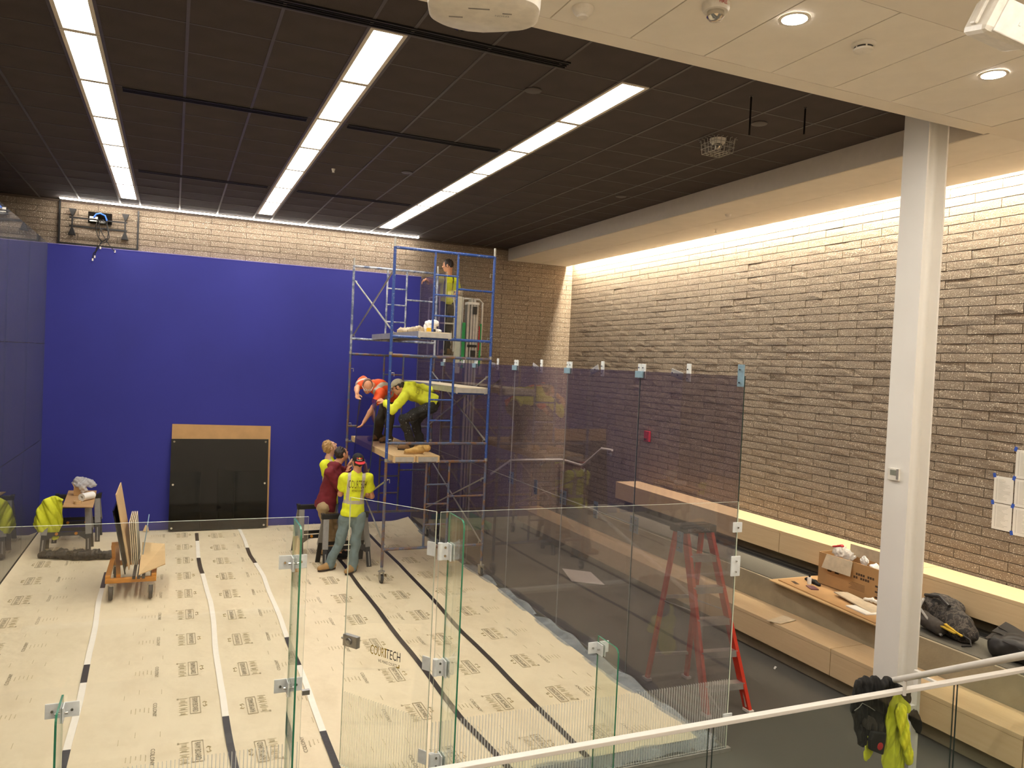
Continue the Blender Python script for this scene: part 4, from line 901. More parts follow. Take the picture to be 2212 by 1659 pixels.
# yellow sweatshirt thrown over the sawhorse end
p = lambda px, py, y=8.35: tuple(at(px, py, y=y))
F3 = ((0, 1, 0), 1.7)
F4 = ((0, 1, 0), 2.6)
hd = tag(soft('sweatshirt', [cap(p(126, 1081), p(104, 1085), .05, .06, F3), cap(p(104, 1090), p(92, 1130), .09, .12, F4), cap(p(116, 1088), p(111, 1134), .12, .14, F4), cap(p(128, 1088), p(127, 1130), .05, .07, F4), cap(p(92, 1098), p(80, 1131), .05, .05, F4), cap(p(123, 1132), p(120, 1160), .055, .045, F4), cap(p(90, 1134), p(85, 1146), .035, .03, F4), ell(p(131, 1079), (.06, .06, .025))], .008, k=.018, mats='hivis_hood', warp=(.026, 13, 4)), 'bright yellow sweatshirt draped over the left sawhorse', 'sweatshirt')
tag(soft('bin_bag', [cap((.38, 8.05, .05), (.75, 7.88, .06), .07, .085), cap((.75, 7.88, .06), (1.2, 7.82, .05), .085, .07), ell((.30, 8.10, .05), (.08, .07, .06)), ell((.55, 8.0, .07), (.12, .10, .07)), ell((.98, 7.85, .07), (.14, .1, .07)), cutp((0, 0, .022), (0, 0, -1))], .011, k=.05, mats='bin_bag', amp=.022, freq=34, seed=8), 'long black plastic bag lying on the paper before the left sawhorse', 'plastic bag')

# ================================================================== cart with sheets
ct = thing('panel_cart', (1.56, 6.15, 0), 'orange steel panel cart on grey wheels at the left', 'cart')
for y in (5.72, 6.62): MB().box((1.27, y-.03, .175), (1.86, y+.03, .235)).build('cross_member', 'orange_steel', ct, bevel=.006)
for x in (1.30, 1.83): MB().box((x-.03, 5.70, .235), (x+.03, 6.64, .275)).build('side_member', 'orange_steel', ct, bevel=.006)
MB().bar((1.42, 5.74, .25), (1.35, 6.58, .43), .05, .05).build('slanted_strut', 'orange_steel', ct); MB().bar((1.32, 6.62, .24), (1.30, 6.62, .45), .05, .05).build('upright', 'orange_steel', ct); MB().bar((1.28, 6.62, .46), (1.50, 6.62, .46), .06, .06).build('rear_bar', 'orange_steel', ct)
for k, x in enumerate((1.60, 1.655, 1.71)): MB().bar((x, 5.60, .26), (x, 6.68, .26), .035, .04).build('padded_rail', 'black_plastic', ct)
for x, y in ((1.345, 5.62), (1.80, 5.60), (1.345, 6.60), (1.80, 6.60)):
    c = MB().cyl((x, y, .20), (x, y, .215), .04, 12).build('caster', 'galv', ct); MB().box((x-.037, y-.03, .10), (x-.029, y+.04, .20)).box((x+.029, y-.03, .10), (x+.037, y+.04, .20)).build('fork', 'galv', c)
    MB().lathe((x-.023, y, .116), [(.035, 0), (.086, 0), (.094, .006), (.094, .040), (.086, .046), (.035, .046)], 24, (1, 0, 0)).build('wheel', 'tyre', c, smooth=True)
def leaning(name, x0, z0, x1, z1, y0, y1, th, mat, label, cat, grp=None):
    a, b = Vector((x0, 0, z0)), Vector((x1, 0, z1)); n = Vector(((b-a).z, 0, -(b-a).x)).normalized()*th
    o = MB().hexa([(a.x, y0, a.z), (a.x+n.x, y0, a.z+n.z), (a.x+n.x, y1, a.z+n.z), (a.x, y1, a.z), (b.x, y0, b.z), (b.x+n.x, y0, b.z+n.z), (b.x+n.x, y1, b.z+n.z), (b.x, y1, b.z)]).build(name, mat); return tag(o, label, cat, grp)
leaning('board', 1.525, .285, 1.345, 1.27, 5.9, 6.9, .012, 'cardboard_pale', 'tall tan board standing on the cart, tallest of the load', 'board')
leaning('dark_sheet', 1.49, .285, 1.33, 1.10, 5.68, 6.6, .016, 'black_gloss', 'black sheet leaning on the left of the cart load', 'sheet')
for k in range(4): leaning('thin_sheet', 1.556+.022*k, .285, 1.505+.022*k, .86, 6.1+.02*k, 6.9, .010, 'pale_board', f'thin pale sheet upright on the cart, {ords[k]} from the left', 'sheet', 'thin sheets on the cart')
leaning('board', 1.66, .285, 1.72, .80, 6.2, 6.95, .012, 'plate_blue', 'bluish film-covered sheet at the right of the cart load', 'sheet')
A0, A1, A2, A3 = Vector((1.655, 5.60, .285)), Vector((1.96, 5.78, .36)), Vector((1.945, 6.66, .42)), Vector((1.66, 6.60, .47)); up = Vector((0, 0, .012))
tag(MB().hexa([A0, A1, A2, A3, A0+up, A1+up, A2+up, A3+up]).build('board', 'cardboard_pale'), 'tan board sticking out to the right of the cart', 'board')

for o in ct.children:
    if not o.name.startswith('caster'): o.location.z += .035
for o in COL.objects:
    if o.parent is None and o.name.split('.')[0] in ('board', 'dark_sheet', 'thin_sheet'): o.location.z += .035
# ================================================================== sheets leaning on the blue wall
b0, b1, t0, t1 = Vector((1.985, 9.50, .03)), Vector((3.63, 9.50, .03)), Vector((1.985, 9.705, 1.625)), Vector((3.63, 9.705, 1.625)); th = Vector((0, .024, -.003))
lp = thing('leaning_panel', (2.8, 9.5, .03), 'square dark glass panel leaning on the blue wall', 'glass panel')
MB().hexa([b0, b1, b1+th, b0+th, t0, t1, t1+th, t0+th]).build('pane', 'black_gloss', lp)
for u, v in ((.03, .97), (.97, .97), (.03, .5), (.97, .5), (.03, .03), (.97, .03)):
    p = b0.lerp(b1, u).lerp(t0.lerp(t1, u), v); MB().cyl(p + Vector((0, -.006, 0)), p + Vector((0, .01, 0)), .018, 12).build('bolt_hole', 'chrome', lp)
b0, b1, t0, t1 = Vector((1.99, 9.57, .03)), Vector((3.665, 9.57, .03)), Vector((1.99, 9.742, 1.885)), Vector((3.665, 9.742, 1.865)); th = Vector((0, .006, 0))
tag(MB().hexa([b0, b1, b1+th, b0+th, t0, t1, t1+th, t0+th]).build('cardboard_sheet', 'cardboard'), 'brown cardboard sheet behind the dark leaning panel', 'cardboard')
# ================================================================== people
V3 = lambda *a: np.array(a, float)
def nrm(v): v = np.array(v, float); return v/np.linalg.norm(v)
def A(px, py, y): return np.array(at(px, py, y=y))
def lerp(a, b, t): return a+(b-a)*t
def hand(wr, d, pn, thumb, curl=(.35, .6), sc=1.0):
    "palm, four unequal bent fingers and a thumb leaving the side of the palm"
    d = nrm(d); pn = nrm(np.array(pn) - d*np.dot(pn, d)); s = nrm(np.cross(d, pn))*thumb; P = [cap(wr-d*.02, wr+d*.05*sc, .026*sc, .034*sc, (pn, 1.9))]
    P.append(cap(wr+d*.058*sc-s*.026*sc, wr+d*.058*sc+s*.026*sc, .013*sc, .013*sc))
    for o, L in ((-.031, .055), (-.0105, .068), (.0105, .072), (.031, .064)):
        b = wr+d*.062*sc+s*o*sc; d1 = nrm(d*math.cos(curl[0])+pn*math.sin(curl[0])); c = b+d1*L*.55*sc; d2 = nrm(d*math.cos(curl[0]+curl[1])+pn*math.sin(curl[0]+curl[1])); e = c+d2*L*.55*sc
        P += [cap(b, c, .0092*sc, .0085*sc, k=.004), cap(c, e, .0085*sc, .0072*sc, k=.004)]
    b = wr+d*.018*sc+s*.030*sc; c = b+nrm(d*.65+s*.75+pn*.35)*.036*sc; e = c+nrm(d*.9+s*.25+pn*.45)*.032*sc
    return P + [cap(b, c, .0115*sc, .0098*sc, k=.008), cap(c, e, .0098*sc, .0082*sc, k=.004)]
def person(J, label, st):
    "J: joints in metres; st: clothes"
    root = thing('person', (float(J['pelvis'][0]), float(J['pelvis'][1]), float(J['ground'])), label, 'person')
    h, f, u = J['head'], nrm(J['face']), np.array(J.get('hup', (0, 0, 1)), float); u = nrm(u - f*np.dot(u, f)); s = np.cross(f, u); R = np.stack([s, f, u], 1); fr = nrm(J['front']); hs = st.get('headscale', 1.0)
    hp = lambda a, b, c: h + (s*a + f*b + u*c)*hs
    P = [ell(hp(0, 0, .012), np.array((.074, .095, .105))*hs, R), ell(hp(0, .032, -.058), np.array((.054, .058, .052))*hs, R, k=.03), ell(hp(0, .066, -.088), np.array((.022, .018, .016))*hs, R, k=.02),
         cap(hp(0, .090, .020), hp(0, .108, -.022), .010*hs, .015*hs, k=.012), ell(hp(0, .084, .032), np.array((.046, .014, .012))*hs, R, k=.015), ell(hp(0, .088, -.056), np.array((.024, .012, .010))*hs, R, k=.010), ell(hp(.04, .065, -.02), np.array((.022, .02, .02))*hs, R), ell(hp(-.04, .065, -.02), np.array((.022, .02, .02))*hs, R),
         ell(hp(.077, -.008, -.008), np.array((.012, .024, .034))*hs, R, k=.008), ell(hp(-.077, -.008, -.008), np.array((.012, .024, .034))*hs, R, k=.008), cap(hp(0, -.022, -.05), J['neck'], .056, .064, k=.03),
         cap(J['pelvis'], J['chest'], .09, .10, (fr, 1.3), k=.04), cap(J['shL'], J['shR'], .05, .05, k=.04), cap(J['chest'], J['neck'], .08, .05, k=.04)]
    for q in 'LR':
        P += [cap(J['sh'+q], J['el'+q], .046, .038, k=.02), cap(J['el'+q], lerp(J['el'+q], J['wr'+q], .35), .039, .040, k=.02), cap(lerp(J['el'+q], J['wr'+q], .3), J['wr'+q], .040, .027, k=.02), cap(J['hip'+q], J['kn'+q], .07, .05, k=.03), cap(J['kn'+q], J['an'+q], .05, .035, k=.02), cap(J['an'+q], J['an'+q]+nrm(J['toe'+q])*.10-V3(0, 0, .04), .035, .03, k=.02)]
        hd = J.get('hand'+q, dict(d=J['wr'+q]-J['el'+q], pn=fr)); P += hand(J['wr'+q], hd['d'], hd['pn'], hd.get('t', 1), hd.get('curl', (.35, .6)))
    body = soft('body', P, .0062, root, k=.012, mats=st.get('skin', 'skin'))
    for e in (-1, 1): MB().lathe(Vector(hp(e*.032, .086, .012)), [(.001, -.006), (.008, -.003), (.010, .002), (.006, .007), (.001, .009)], 10, Vector(f)).build('eye', 'eye', body, smooth=True)
    # hair / cap
    hk = st.get('hair')
    if hk:
        c = st.get('hairline', .3); H = [ell(hp(0, -.008, .022), np.array((.081, .100, .108))*hs*st.get('hairvol', 1.0), R), cutp(hp(0, .045, .02), nrm(f*1.0 - u*c)), cutp(hp(0, 0, -.045), nrm(-u + f*.25))]
        H += [cutp(hp(0, 0, .048), u)] if 'cap' in st else []
        soft('hair', H, .006, body, k=.01, mats=hk, amp=st.get('hairamp', .006), freq=90, seed=3)
    if 'cap' in st:
        cm, bm, bd = st['cap']; bd = nrm(bd); bd = nrm(bd - u*np.dot(bd, u))
        cp_ = soft('cap', [ell(hp(0, 0, .040), np.array((.084, .104, .092))*hs, R), cutp(hp(0, 0, .035), -u)], .006, body, k=.01, mats=cm)
        bs = np.cross(bd, u); soft('brim', [ell(hp(0, 0, .036) + bd*.095*hs, (.078, .078, .010), np.stack([bs, bd, u], 1)), cutp(hp(0, 0, .03)+bd*.07*hs, -bd)], .005, cp_, k=.005, mats=bm)
    # trousers
    T = [cap(J['hipL'], J['hipR'], .105, .105, (fr, 1.15)), cap(J['pelvis'], lerp(J['pelvis'], J['chest'], .25), .135, .13, (fr, 1.3))]
    for q in 'LR': T += [cap(J['hip'+q], J['kn'+q], .098, .072, k=.03), cap(J['kn'+q], J['an'+q], .072, .060, k=.02), cap(lerp(J['kn'+q], J['an'+q], .7), J['an'+q]-V3(0, 0, .02), .062, .066)]
    soft('trousers', T, .0085, root, k=.03, mats=st['pants'], amp=.010, freq=28, seed=st.get('seed', 1))
    # top
    S = [cap(lerp(J['pelvis'], J['chest'], -.08), lerp(J['pelvis'], J['chest'], .35), st.get('waist', .155), .15, (fr, 1.42)), cap(lerp(J['pelvis'], J['chest'], .3), J['chest'], .15, .168, (fr, 1.42)), cap(J['shL'], J['shR'], .072, .072, k=.05), cap(J['chest'], J['neck'], .13, .07, (fr, 1.2), k=.05), cap(lerp(J['pelvis'], J['chest'], -.45), lerp(J['pelvis'], J['chest'], .1), st.get('waist', .155)*1.06, st.get('waist', .155), (fr, 1.36)), cutp(lerp(J['pelvis'], J['chest'], st.get('hem', -.16)), -nrm(J['chest']-J['pelvis']))]
    ln = st.get('sleeve', 1.0)
    for q in 'LR':
        e = J['el'+q]; w = J['wr'+q]
        if ln > 1.2: S += [cap(J['sh'+q], e, .074, .062, k=.04), cap(e, lerp(e, w, .9), .062, .045, k=.03)]
        else: S += [cap(J['sh'+q], lerp(J['sh'+q], e, .72*ln), .074, .072, k=.04), cutp(lerp(J['sh'+q], e, .78*ln), nrm(e-J['sh'+q])) if False else cap(J['sh'+q], lerp(J['sh'+q], e, .5), .07, .07)]
    if st.get('hood'): S += [cap(J['neck']-fr*.07+V3(0, 0, .0)-np.cross(fr, V3(0, 0, 1))*.06, J['neck']-fr*.07+np.cross(fr, V3(0, 0, 1))*.06, .05, .05, k=.03), cap(J['neck']-fr*.08, lerp(J['neck'], J['chest'], .5)-fr*.12, .05, .06, k=.03)]
    top = soft('top', S, .0085, root, k=.035, mats=st['top'], amp=st.get('amp', .008), freq=24, seed=st.get('seed', 1)+7, matfn=st.get('matfn'))
    for q in 'LR':
        an = J['an'+q]; d = nrm(J['toe'+q]); g = J.get('ground'+q, J['ground']); heel = Vector((an[0], an[1], g)) - Vector(d)*.07; toe = heel + Vector(d)*.27
        bt = bpy.data.objects.new('boot', None); bt.location = heel; COL.objects.link(bt); bt.parent = root; bt.matrix_parent_inverse = root.matrix_basis.inverted()
        bt2 = soft('boot', [cap(heel+Vector((0, 0, .055)), heel+Vector(d)*.14+Vector((0, 0, .055)), .045, .045), cap(heel+Vector(d)*.12+Vector((0, 0, .05)), toe-Vector(d)*.03+Vector((0, 0, .042)), .047, .040), cap(heel+Vector(d)*.03+Vector((0, 0, .07)), an+V3(0, 0, .03), .05, .052), cutp((0, 0, g+.02), (0, 0, -1))], .007, root, k=.03, mats=st['boots'], amp=.004, freq=50)
        bpy.data.objects.remove(bt)
        sd = Vector((-d[1], d[0], 0)); PP = []
        for a in range(18):
            an_ = 2*math.pi*a/18; ff = math.cos(an_); PP.append(heel + Vector(d)*(.115 + ff*.155) + sd*math.sin(an_)*(.042 if ff < 0 else .050))
        MB().prism(PP, (0, 0, .024)).build('sole', 'sole', bt2)
    return root, body, top
def stripes_vest(J, w=.024, off=.105, band=.36):
    "reflective braces and belt of a safety shirt"
    pe, ch = J['pelvis'], J['chest']; upv = nrm(ch-pe); L = np.linalg.norm(ch-pe); sd = nrm(J['shR']-J['shL']); sd = nrm(sd-upv*np.dot(sd, upv)); mid = lerp(J['shL'], J['shR'], .5)
    def fn(C):
        a = (C-mid) @ sd; v = ((C-pe) @ upv)/L
        m = ((np.abs(np.abs(a)-off) < w) & (v > band)) | (np.abs(v-band) < .062)
        return np.where(m & (np.abs(a) < .30), 1, 0)
    return fn
def back_print(root, top, J, lines, mats, upshift=.0, size=.07, width=.30, dirn=None):
    pe, ch = J['pelvis'], J['chest']; upv = Vector(nrm(ch-pe)); dv = Vector(nrm(J['front'])) if dirn is None else Vector(nrm(dirn)); dv = (dv - upv*dv.dot(upv)).normalized(); right = dv.cross(upv).normalized()
    cf = conformer(top, dv, .006); o0 = Vector(lerp(pe, ch, .92)) + upv*upshift; y = 0
    for (txt, hh, ww), m in zip(lines, mats):
        mb = MB(); put_text(mb, txt, o0 - right*ww/2 + upv*y, right, upv, hh, ww, conform=cf); mb.build('shirt_lettering', m, top); y -= .055

# --- worker in yellow tee, red and black cap, back to the camera
J = dict(ground=.022, head=A(773, 997, 6.30), face=(-.25, .85, .30), hup=(0, -.3, 1), neck=A(771, 1022, 6.30), chest=A(768, 1044, 6.31), pelvis=A(762, 1104, 6.32), front=(-.10, 1, 0),
         shL=A(745, 1033, 6.34), shR=A(794, 1033, 6.28), elL=A(735, 1067, 6.42), elR=A(803, 1072, 6.36), wrL=A(748, 1055, 6.66), wrR=A(780, 1066, 6.66), hipL=A(748, 1118, 6.34), hipR=A(776, 1118, 6.30),
         knL=A(735, 1168, 6.36), knR=A(768, 1172, 6.26), anL=A(712, 1217, 6.42), anR=A(762, 1222, 6.22), toeL=(-.85, -.35, 0), toeR=(-.55, -.62, 0), handL=dict(d=(.1, .8, .5), pn=(1, 0, 0)), handR=dict(d=(-.3, .8, .5), pn=(-1, 0, 0), t=-1))
root, body, top = person(J, 'worker in yellow lettered shirt, jeans and backward red-brimmed cap, back to the camera', dict(pants='jean', top=['hivis', 'reflect'], boots='boot_tan', hair='hair_dark', hairline=-.2, cap=('cap_black', 'cap_red', (.1, -1, -.1)), sleeve=.75, matfn=stripes_vest(J), waist=.165, seed=2))
back_print(root, top, J, [('COURTECH', .115, .27), ('WE MAKE COURTS', .032, .17)], ['shirt_ink', 'shirt_ink'], upshift=-.02)
capo = [o for o in body.children if o.name.startswith('cap')][0]; cf = conformer(capo, (-.1, 1, .1), .003); c = Vector(J['head'] + V3(.0, -.1, .050))
mb = MB(); mb.lathe(c + Vector((0, 0, .012)), [(.013, 0), (.013, .001)], 14, (0, -1, 0)); mb.v = [tuple(cf(Vector(v))) for v in mb.v]; mb.build('emblem', 'yellow', capo)
for s in (-1, 1):
    mb = MB(); mb.prism([c + Vector((s*.006, 0, .006)), c + Vector((s*.018, 0, .018)), c + Vector((s*.036, 0, .022)), c + Vector((s*.040, 0, .006)), c + Vector((s*.024, 0, .000))], (0, -.001, 0)); mb.v = [tuple(cf(Vector(v))) for v in mb.v]; mb.build('emblem', 'red', capo)
mb = MB(); put_text(mb, 'Red Bull', c + Vector((-.04, 0, -.022)), (1, 0, 0), (0, 0, 1), .018, .08, conform=cf); mb.build('emblem', 'ink_white', capo)

# --- worker in maroon hooded top, seen from behind, looking up to the right
J = dict(ground=.022, head=A(738, 981, 6.95), face=(.78, .40, .42), hup=(-.3, 0, 1), neck=A(727, 1004, 6.95), chest=A(719, 1032, 6.95), pelvis=A(703, 1090, 6.98), front=(.80, .55, 0),
         shL=A(734, 1016, 7.16), shR=A(713, 1020, 6.78), elL=A(748, 1038, 7.20), elR=A(734, 1056, 6.76), wrL=A(752, 1009, 7.10), wrR=A(749, 1020, 6.86), hipL=A(710, 1098, 7.06), hipR=A(699, 1098, 6.90),
         knL=A(722, 1150, 7.18), knR=A(712, 1151, 7.02), anL=A(732, 1186, 7.20), anR=A(722, 1191, 7.06), toeL=(.8, -.3, 0), toeR=(.85, -.35, 0), handL=dict(d=(.3, .1, .9), pn=(1, 0, 0)), handR=dict(d=(.3, .1, .9), pn=(1, .2, 0), t=-1))
person(J, 'worker in maroon hooded sweatshirt and khaki trousers looking up behind the cap wearer', dict(pants='khaki', top='maroon', boots='cap_black', hair='hair_dark', hairline=.25, sleeve=2, hood=True, waist=.175, amp=.012, seed=5))
# --- fair-haired worker in yellow vest
J = dict(ground=.022, head=A(713, 967, 7.35), face=(.72, .10, .60), hup=(-.6, 0, .8), neck=A(711, 990, 7.35), chest=A(714, 1016, 7.35), pelvis=A(712, 1076, 7.36), front=(.85, .3, 0),
         shL=A(724, 1004, 7.55), shR=A(702, 1004, 7.20), elL=A(742, 1030, 7.60), elR=A(708, 1038, 7.16), wrL=A(757, 1000, 7.50), wrR=A(740, 1030, 7.25), hipL=A(716, 1084, 7.45), hipR=A(708, 1084, 7.28),
         knL=A(718, 1130, 7.48), knR=A(708, 1132, 7.28), anL=A(718, 1170, 7.46), anR=A(708, 1174, 7.28), toeL=(.9, -.2, 0), toeR=(.9, -.2, 0), handL=dict(d=(.4, .1, .8), pn=(1, 0, 0)), handR=dict(d=(.7, .1, .4), pn=(0, 1, 0), t=-1))
person(J, 'fair-haired worker in yellow safety shirt looking up at the raised pane', dict(pants='jean', top=['hivis', 'reflect'], boots='boot_tan', hair='hair_blond', hairline=.3, hairvol=1.06, hairamp=.012, sleeve=.75, matfn=stripes_vest(J, band=.62), skin='skin_pale', seed=8))
# --- bald worker in orange on the scaffold
PZ = 1.838
J = dict(ground=PZ, head=A(794, 834, 6.98), face=(-.12, -.72, -.68), hup=(-.1, -.7, .7), neck=A(807, 829, 7.08), chest=A(820, 837, 7.18), pelvis=A(846, 866, 7.40), front=(-.35, -.45, -.80),
         shL=A(822, 851, 7.00), shR=A(785, 823, 7.24), elL=A(806, 880, 6.90), elR=A(771, 838, 7.06), wrL=A(786, 912, 6.92), wrR=A(771, 850, 6.84), hipL=A(843, 880, 7.30), hipR=A(834, 876, 7.52),
         knL=A(840, 912, 7.22), knR=A(820, 912, 7.42), anL=A(838, 948, 7.28), anR=A(816, 944, 7.56), toeL=(-.75, -.55, 0), toeR=(-.85, -.4, 0), handL=dict(d=(-.5, -.1, -.8), pn=(-.8, .3, .3)), handR=dict(d=(.05, -.5, -.85), pn=(.3, -.9, .3), t=-1))
J['ground'] = PZ
root, body, top = person(J, 'bald worker in orange vest and glasses bending over the pane on the scaffold', dict(pants='pants_olive', top=['orange_vest', 'reflect'], boots='boot_brown', hair='hair_stub', hairline=-.55, hairamp=0, sleeve=.8, matfn=stripes_vest(J, w=.022, off=.12, band=.55), seed=11))
gl = Vector(J['head']); f = Vector(nrm(J['face'])); u = Vector(J['hup']); u = (u-f*u.dot(f)).normalized(); s = f.cross(u)
mb = MB()
for e in (-1, 1):
    P = [gl + f*.100 + s*(e*.034+.024*math.cos(a)) + u*(.012+.017*math.sin(a)) for a in [k*math.pi/5 for k in range(11)]]; mb.tube(P, .0035, 5); mb.tube([gl + f*.10 + s*e*.058 + u*.014, gl + f*.02 + s*e*.082 + u*.012], .0035, 5)
mb.tube([gl + f*.102 - s*.01 + u*.014, gl + f*.102 + s*.01 + u*.014], .0035, 5); mb.build('glasses', 'ink_white', body)
upv = Vector(nrm(J['chest']-J['pelvis'])); back_print(root, top, J, [('COURTECH', .055, .2)], ['ink_white'], upshift=.04)
# --- worker in yellow hooded top crouching on the scaffold
J = dict(ground=PZ, head=A(861, 836, 6.42), face=(-.80, .42, -.45), hup=(-.25, .1, 1), neck=A(874, 842, 6.40), chest=A(889, 848, 6.38), pelvis=A(932, 868, 6.34), front=(-.50, .10, -.86),
         shL=A(872, 858, 6.18), shR=A(884, 836, 6.60), elL=A(849, 886, 6.12), elR=A(913, 838, 6.75), wrL=A(830, 868, 6.30), wrR=A(934, 842, 6.66), hipL=A(930, 880, 6.22), hipR=A(930, 876, 6.46),
         knL=A(872, 905, 6.12), knR=A(896, 912, 6.52), anL=A(888, 958, 6.20), anR=A(908, 956, 6.50), toeL=(-.95, .2, 0), toeR=(-.95, .2, 0), handL=dict(d=(-.75, .35, .35), pn=(-.1, .6, -.6), curl=(.5, .8)), handR=dict(d=(.8, -.1, 0), pn=(0, 0, -1), t=-1))
root, body, top = person(J, 'worker in yellow hooded sweatshirt and paint-spotted black trousers crouching on the scaffold', dict(pants='pants_paint', top='hivis_hood', boots='boot_brown', hair='hair_dark', hairline=-.2, cap=('cap_khaki', 'cap_khaki', (-.8, .42, -.1)), sleeve=2, hood=True, waist=.165, amp=.014, seed=14))
back_print(root, top, J, [('COURTECH', .06, .22), ('WE MAKE COURTS', .022, .14)], ['shirt_ink', 'shirt_ink'], upshift=-.06, dirn=(-.2, .75, -.6))
# --- worker in the lift basket, behind the top pane
BZ = 3.332
J = dict(ground=BZ, head=A(968, 574, 9.00), face=(-.80, .55, -.08), neck=A(969, 597, 9.02), chest=A(966, 615, 9.02), pelvis=A(964, 652, 9.02), front=(-.50, .86, 0),
         shL=A(950, 604, 8.95), shR=A(983, 606, 9.00), elL=A(940, 611, 9.15), elR=A(989, 634, 9.05), wrL=A(921, 603, 9.36), wrR=A(975, 645, 9.26), hipL=A(956, 660, 8.98), hipR=A(971, 661, 9.05),
         knL=A(954, 704, 8.96), knR=A(968, 706, 9.06), anL=V3(6.60, 8.95, BZ+.09), anR=V3(6.78, 9.02, BZ+.09), toeL=(-.6, .7, 0), toeR=(-.5, .8, 0), handL=dict(d=(-.75, .25, -.45), pn=(0, 0, -1)), handR=dict(d=(-.6, .6, -.2), pn=(-1, 0, 0), t=-1))
root, body, top = person(J, 'dark-haired worker in yellow vest with harness standing in the lift at the top pane', dict(pants='pants_black', top=['hivis', 'black_plastic'], boots='boot_brown', hair='hair_dark', hairline=.2, sleeve=.8, matfn=stripes_vest(J, w=.012, off=.09, band=.28), seed=17))
# --- the smoked pane the crew is lifting
a0, a1 = at(813, 864, y=6.62), at(797, 1022, y=6.62); dn_ = (a1-a0).normalized(); N0, N1 = a0, a0 + dn_*1.55; fo = Vector((.02, 1.28, .02)); th = Vector((.012, 0, 0))
tag(MB().hexa([N1, N1+th, N1+th+fo, N1+fo, N0, N0+th, N0+th+fo, N0+fo], [1, 1, 1, 0, 1, 0]).build('held_pane', ['smoked_panel', 'edge_dark']), 'smoked glass pane being handed up between the workers', 'glass panel')
# ================================================================== fittings of the near white ceiling
def downlight(x, y, label):
    t = thing('downlight', (x, y, ZB), label, 'downlight', 'round downlights in the white ceiling')
    mb = MB(); n = 28; r = [mb.ring((x, y, ZB-.001), (0, 0, 1), .095, n), mb.ring((x, y, ZB-.008), (0, 0, 1), .095, n), mb.ring((x, y, ZB-.008), (0, 0, 1), .075, n), mb.ring((x, y, ZB-.001), (0, 0, 1), .075, n)]
    for a, b in zip(r, r[1:]):
        for k in range(n): mb.face((a+k, a+(k+1) % n, b+(k+1) % n, b+k))
    mb.build('trim_ring', 'dev_white', t, smooth=True); MB().lathe((x, y, ZB-.004), [(.074, 0), (.074, .004)], 28).build('lens', 'down_light', t)
downlight(5.354, -1.50, 'round downlight left of the smoke detector in the white ceiling'); downlight(7.14, -1.51, 'round downlight above the right end of the white ceiling')
for x, nm in ((.0, 'third'), (1.78, 'second'), (3.57, 'first')): downlight(x, -1.50, f'round downlight, {nm} one left of the two in view, hidden by the frame')
for y, nr in ((-3.4, 'second'), (-5.4, 'third'), (-7.2, 'last')):
    for x, nm in ((.0, 'first'), (1.78, 'second'), (3.57, 'third'), (5.35, 'fourth'), (7.14, 'fifth'), (8.6, 'sixth')): downlight(x, y, f'round downlight over the landing, {nr} row, {nm} from the left')
# projector hanging from the white ceiling
p = lambda px, py, dep: Vector(CAMP) + (CF + CR*((px-1106)/CAMF) - CU*((py-829.5)/CAMF))*dep
c = p(1046, 2, 3.35); pj = thing('projector', (c.x, c.y, c.z), 'white projector hanging at the top of the picture', 'projector')
ang = YAW; Rz = Matrix.Rotation(-.36, 3, 'Z')
def sup(w, d, z, n=40, e=3.2):
    out = []
    for k in range(n):
        a = 2*math.pi*k/n; ca, sa = math.cos(a), math.sin(a); x = abs(ca)**(2/e)*math.copysign(1, ca)*w/2; y = abs(sa)**(2/e)*math.copysign(1, sa)*d/2
        y -= .035*max(0, 1-abs(x+.03)/.16)*(1 if sa > 0 else 0)*-1
        out.append(c + Rz @ Vector((x, y, z)))
    return out
mb = MB(); rings = []
for w, d, z in ((.44, .29, -.062), (.475, .325, -.050), (.485, .335, -.02), (.485, .335, .03), (.46, .31, .055), (.40, .25, .06)):
    b = len(mb.v); mb.v += [tuple(q) for q in sup(w, d, z)]; rings.append(b)
for a, b in zip(rings, rings[1:]):
    for k in range(40): mb.face((a+k, a+(k+1) % 40, b+(k+1) % 40, b+k))
mb.face(tuple(range(rings[0]+39, rings[0]-1, -1))); mb.face(tuple(range(rings[-1], rings[-1]+40))); bd = mb.build('body', 'dev_white', pj, smooth=True)
q = lambda x, y, z: c + Rz @ Vector((x, y, z))
MB().lathe(q(-.10, .165, -.01), [(.052, -.03), (.052, .012), (.044, .014), (.04, -.01)], 24, Rz @ Vector((0, 1, 0))).build('lens_ring', 'lens', pj, smooth=True)
for x, y, w in ((-.02, -.06, .09), (.10, -.03, .04), (-.12, .03, .06)): MB().obox(q(x, y, -.0625), (w, .008, .002), Rz).build('vent_slot', 'grey_plastic', bd)
mb = MB(); put_text(mb, 'EPSON', q(.11, -.015, -.0635), Rz @ Vector((-1, 0, 0)), Rz @ Vector((0, 1, 0)), .014); mb.build('lettering', 'grey_plastic', bd)
MB().cyl(q(0, -.03, .06), (q(0, -.03, 0).x, q(0, -.03, 0).y, ZB), .02, 12).build('mount_pole', 'dev_white', pj); MB().box((c.x-.08, c.y-.1, ZB-.012), (c.x+.08, c.y+.06, ZB)).build('ceiling_plate', 'dev_white', pj)
def dome(name, x, y, prof, label, cat, mat='dev_white'):
    return tag(MB().lathe((x, y, ZB), [(r, -h) for r, h in prof], 26).build(name, mat, smooth=True), label, cat)
dome('motion_sensor', 4.17, -1.0, [(.065, 0), (.065, .02), (.055, .035), (.035, .05), (.033, .062), (.01, .066)], 'small white motion sensor right of the projector', 'sensor')
t = thing('smoke_detector', (5.99, -1.44, ZB), 'white smoke detector between the two downlights', 'smoke detector')
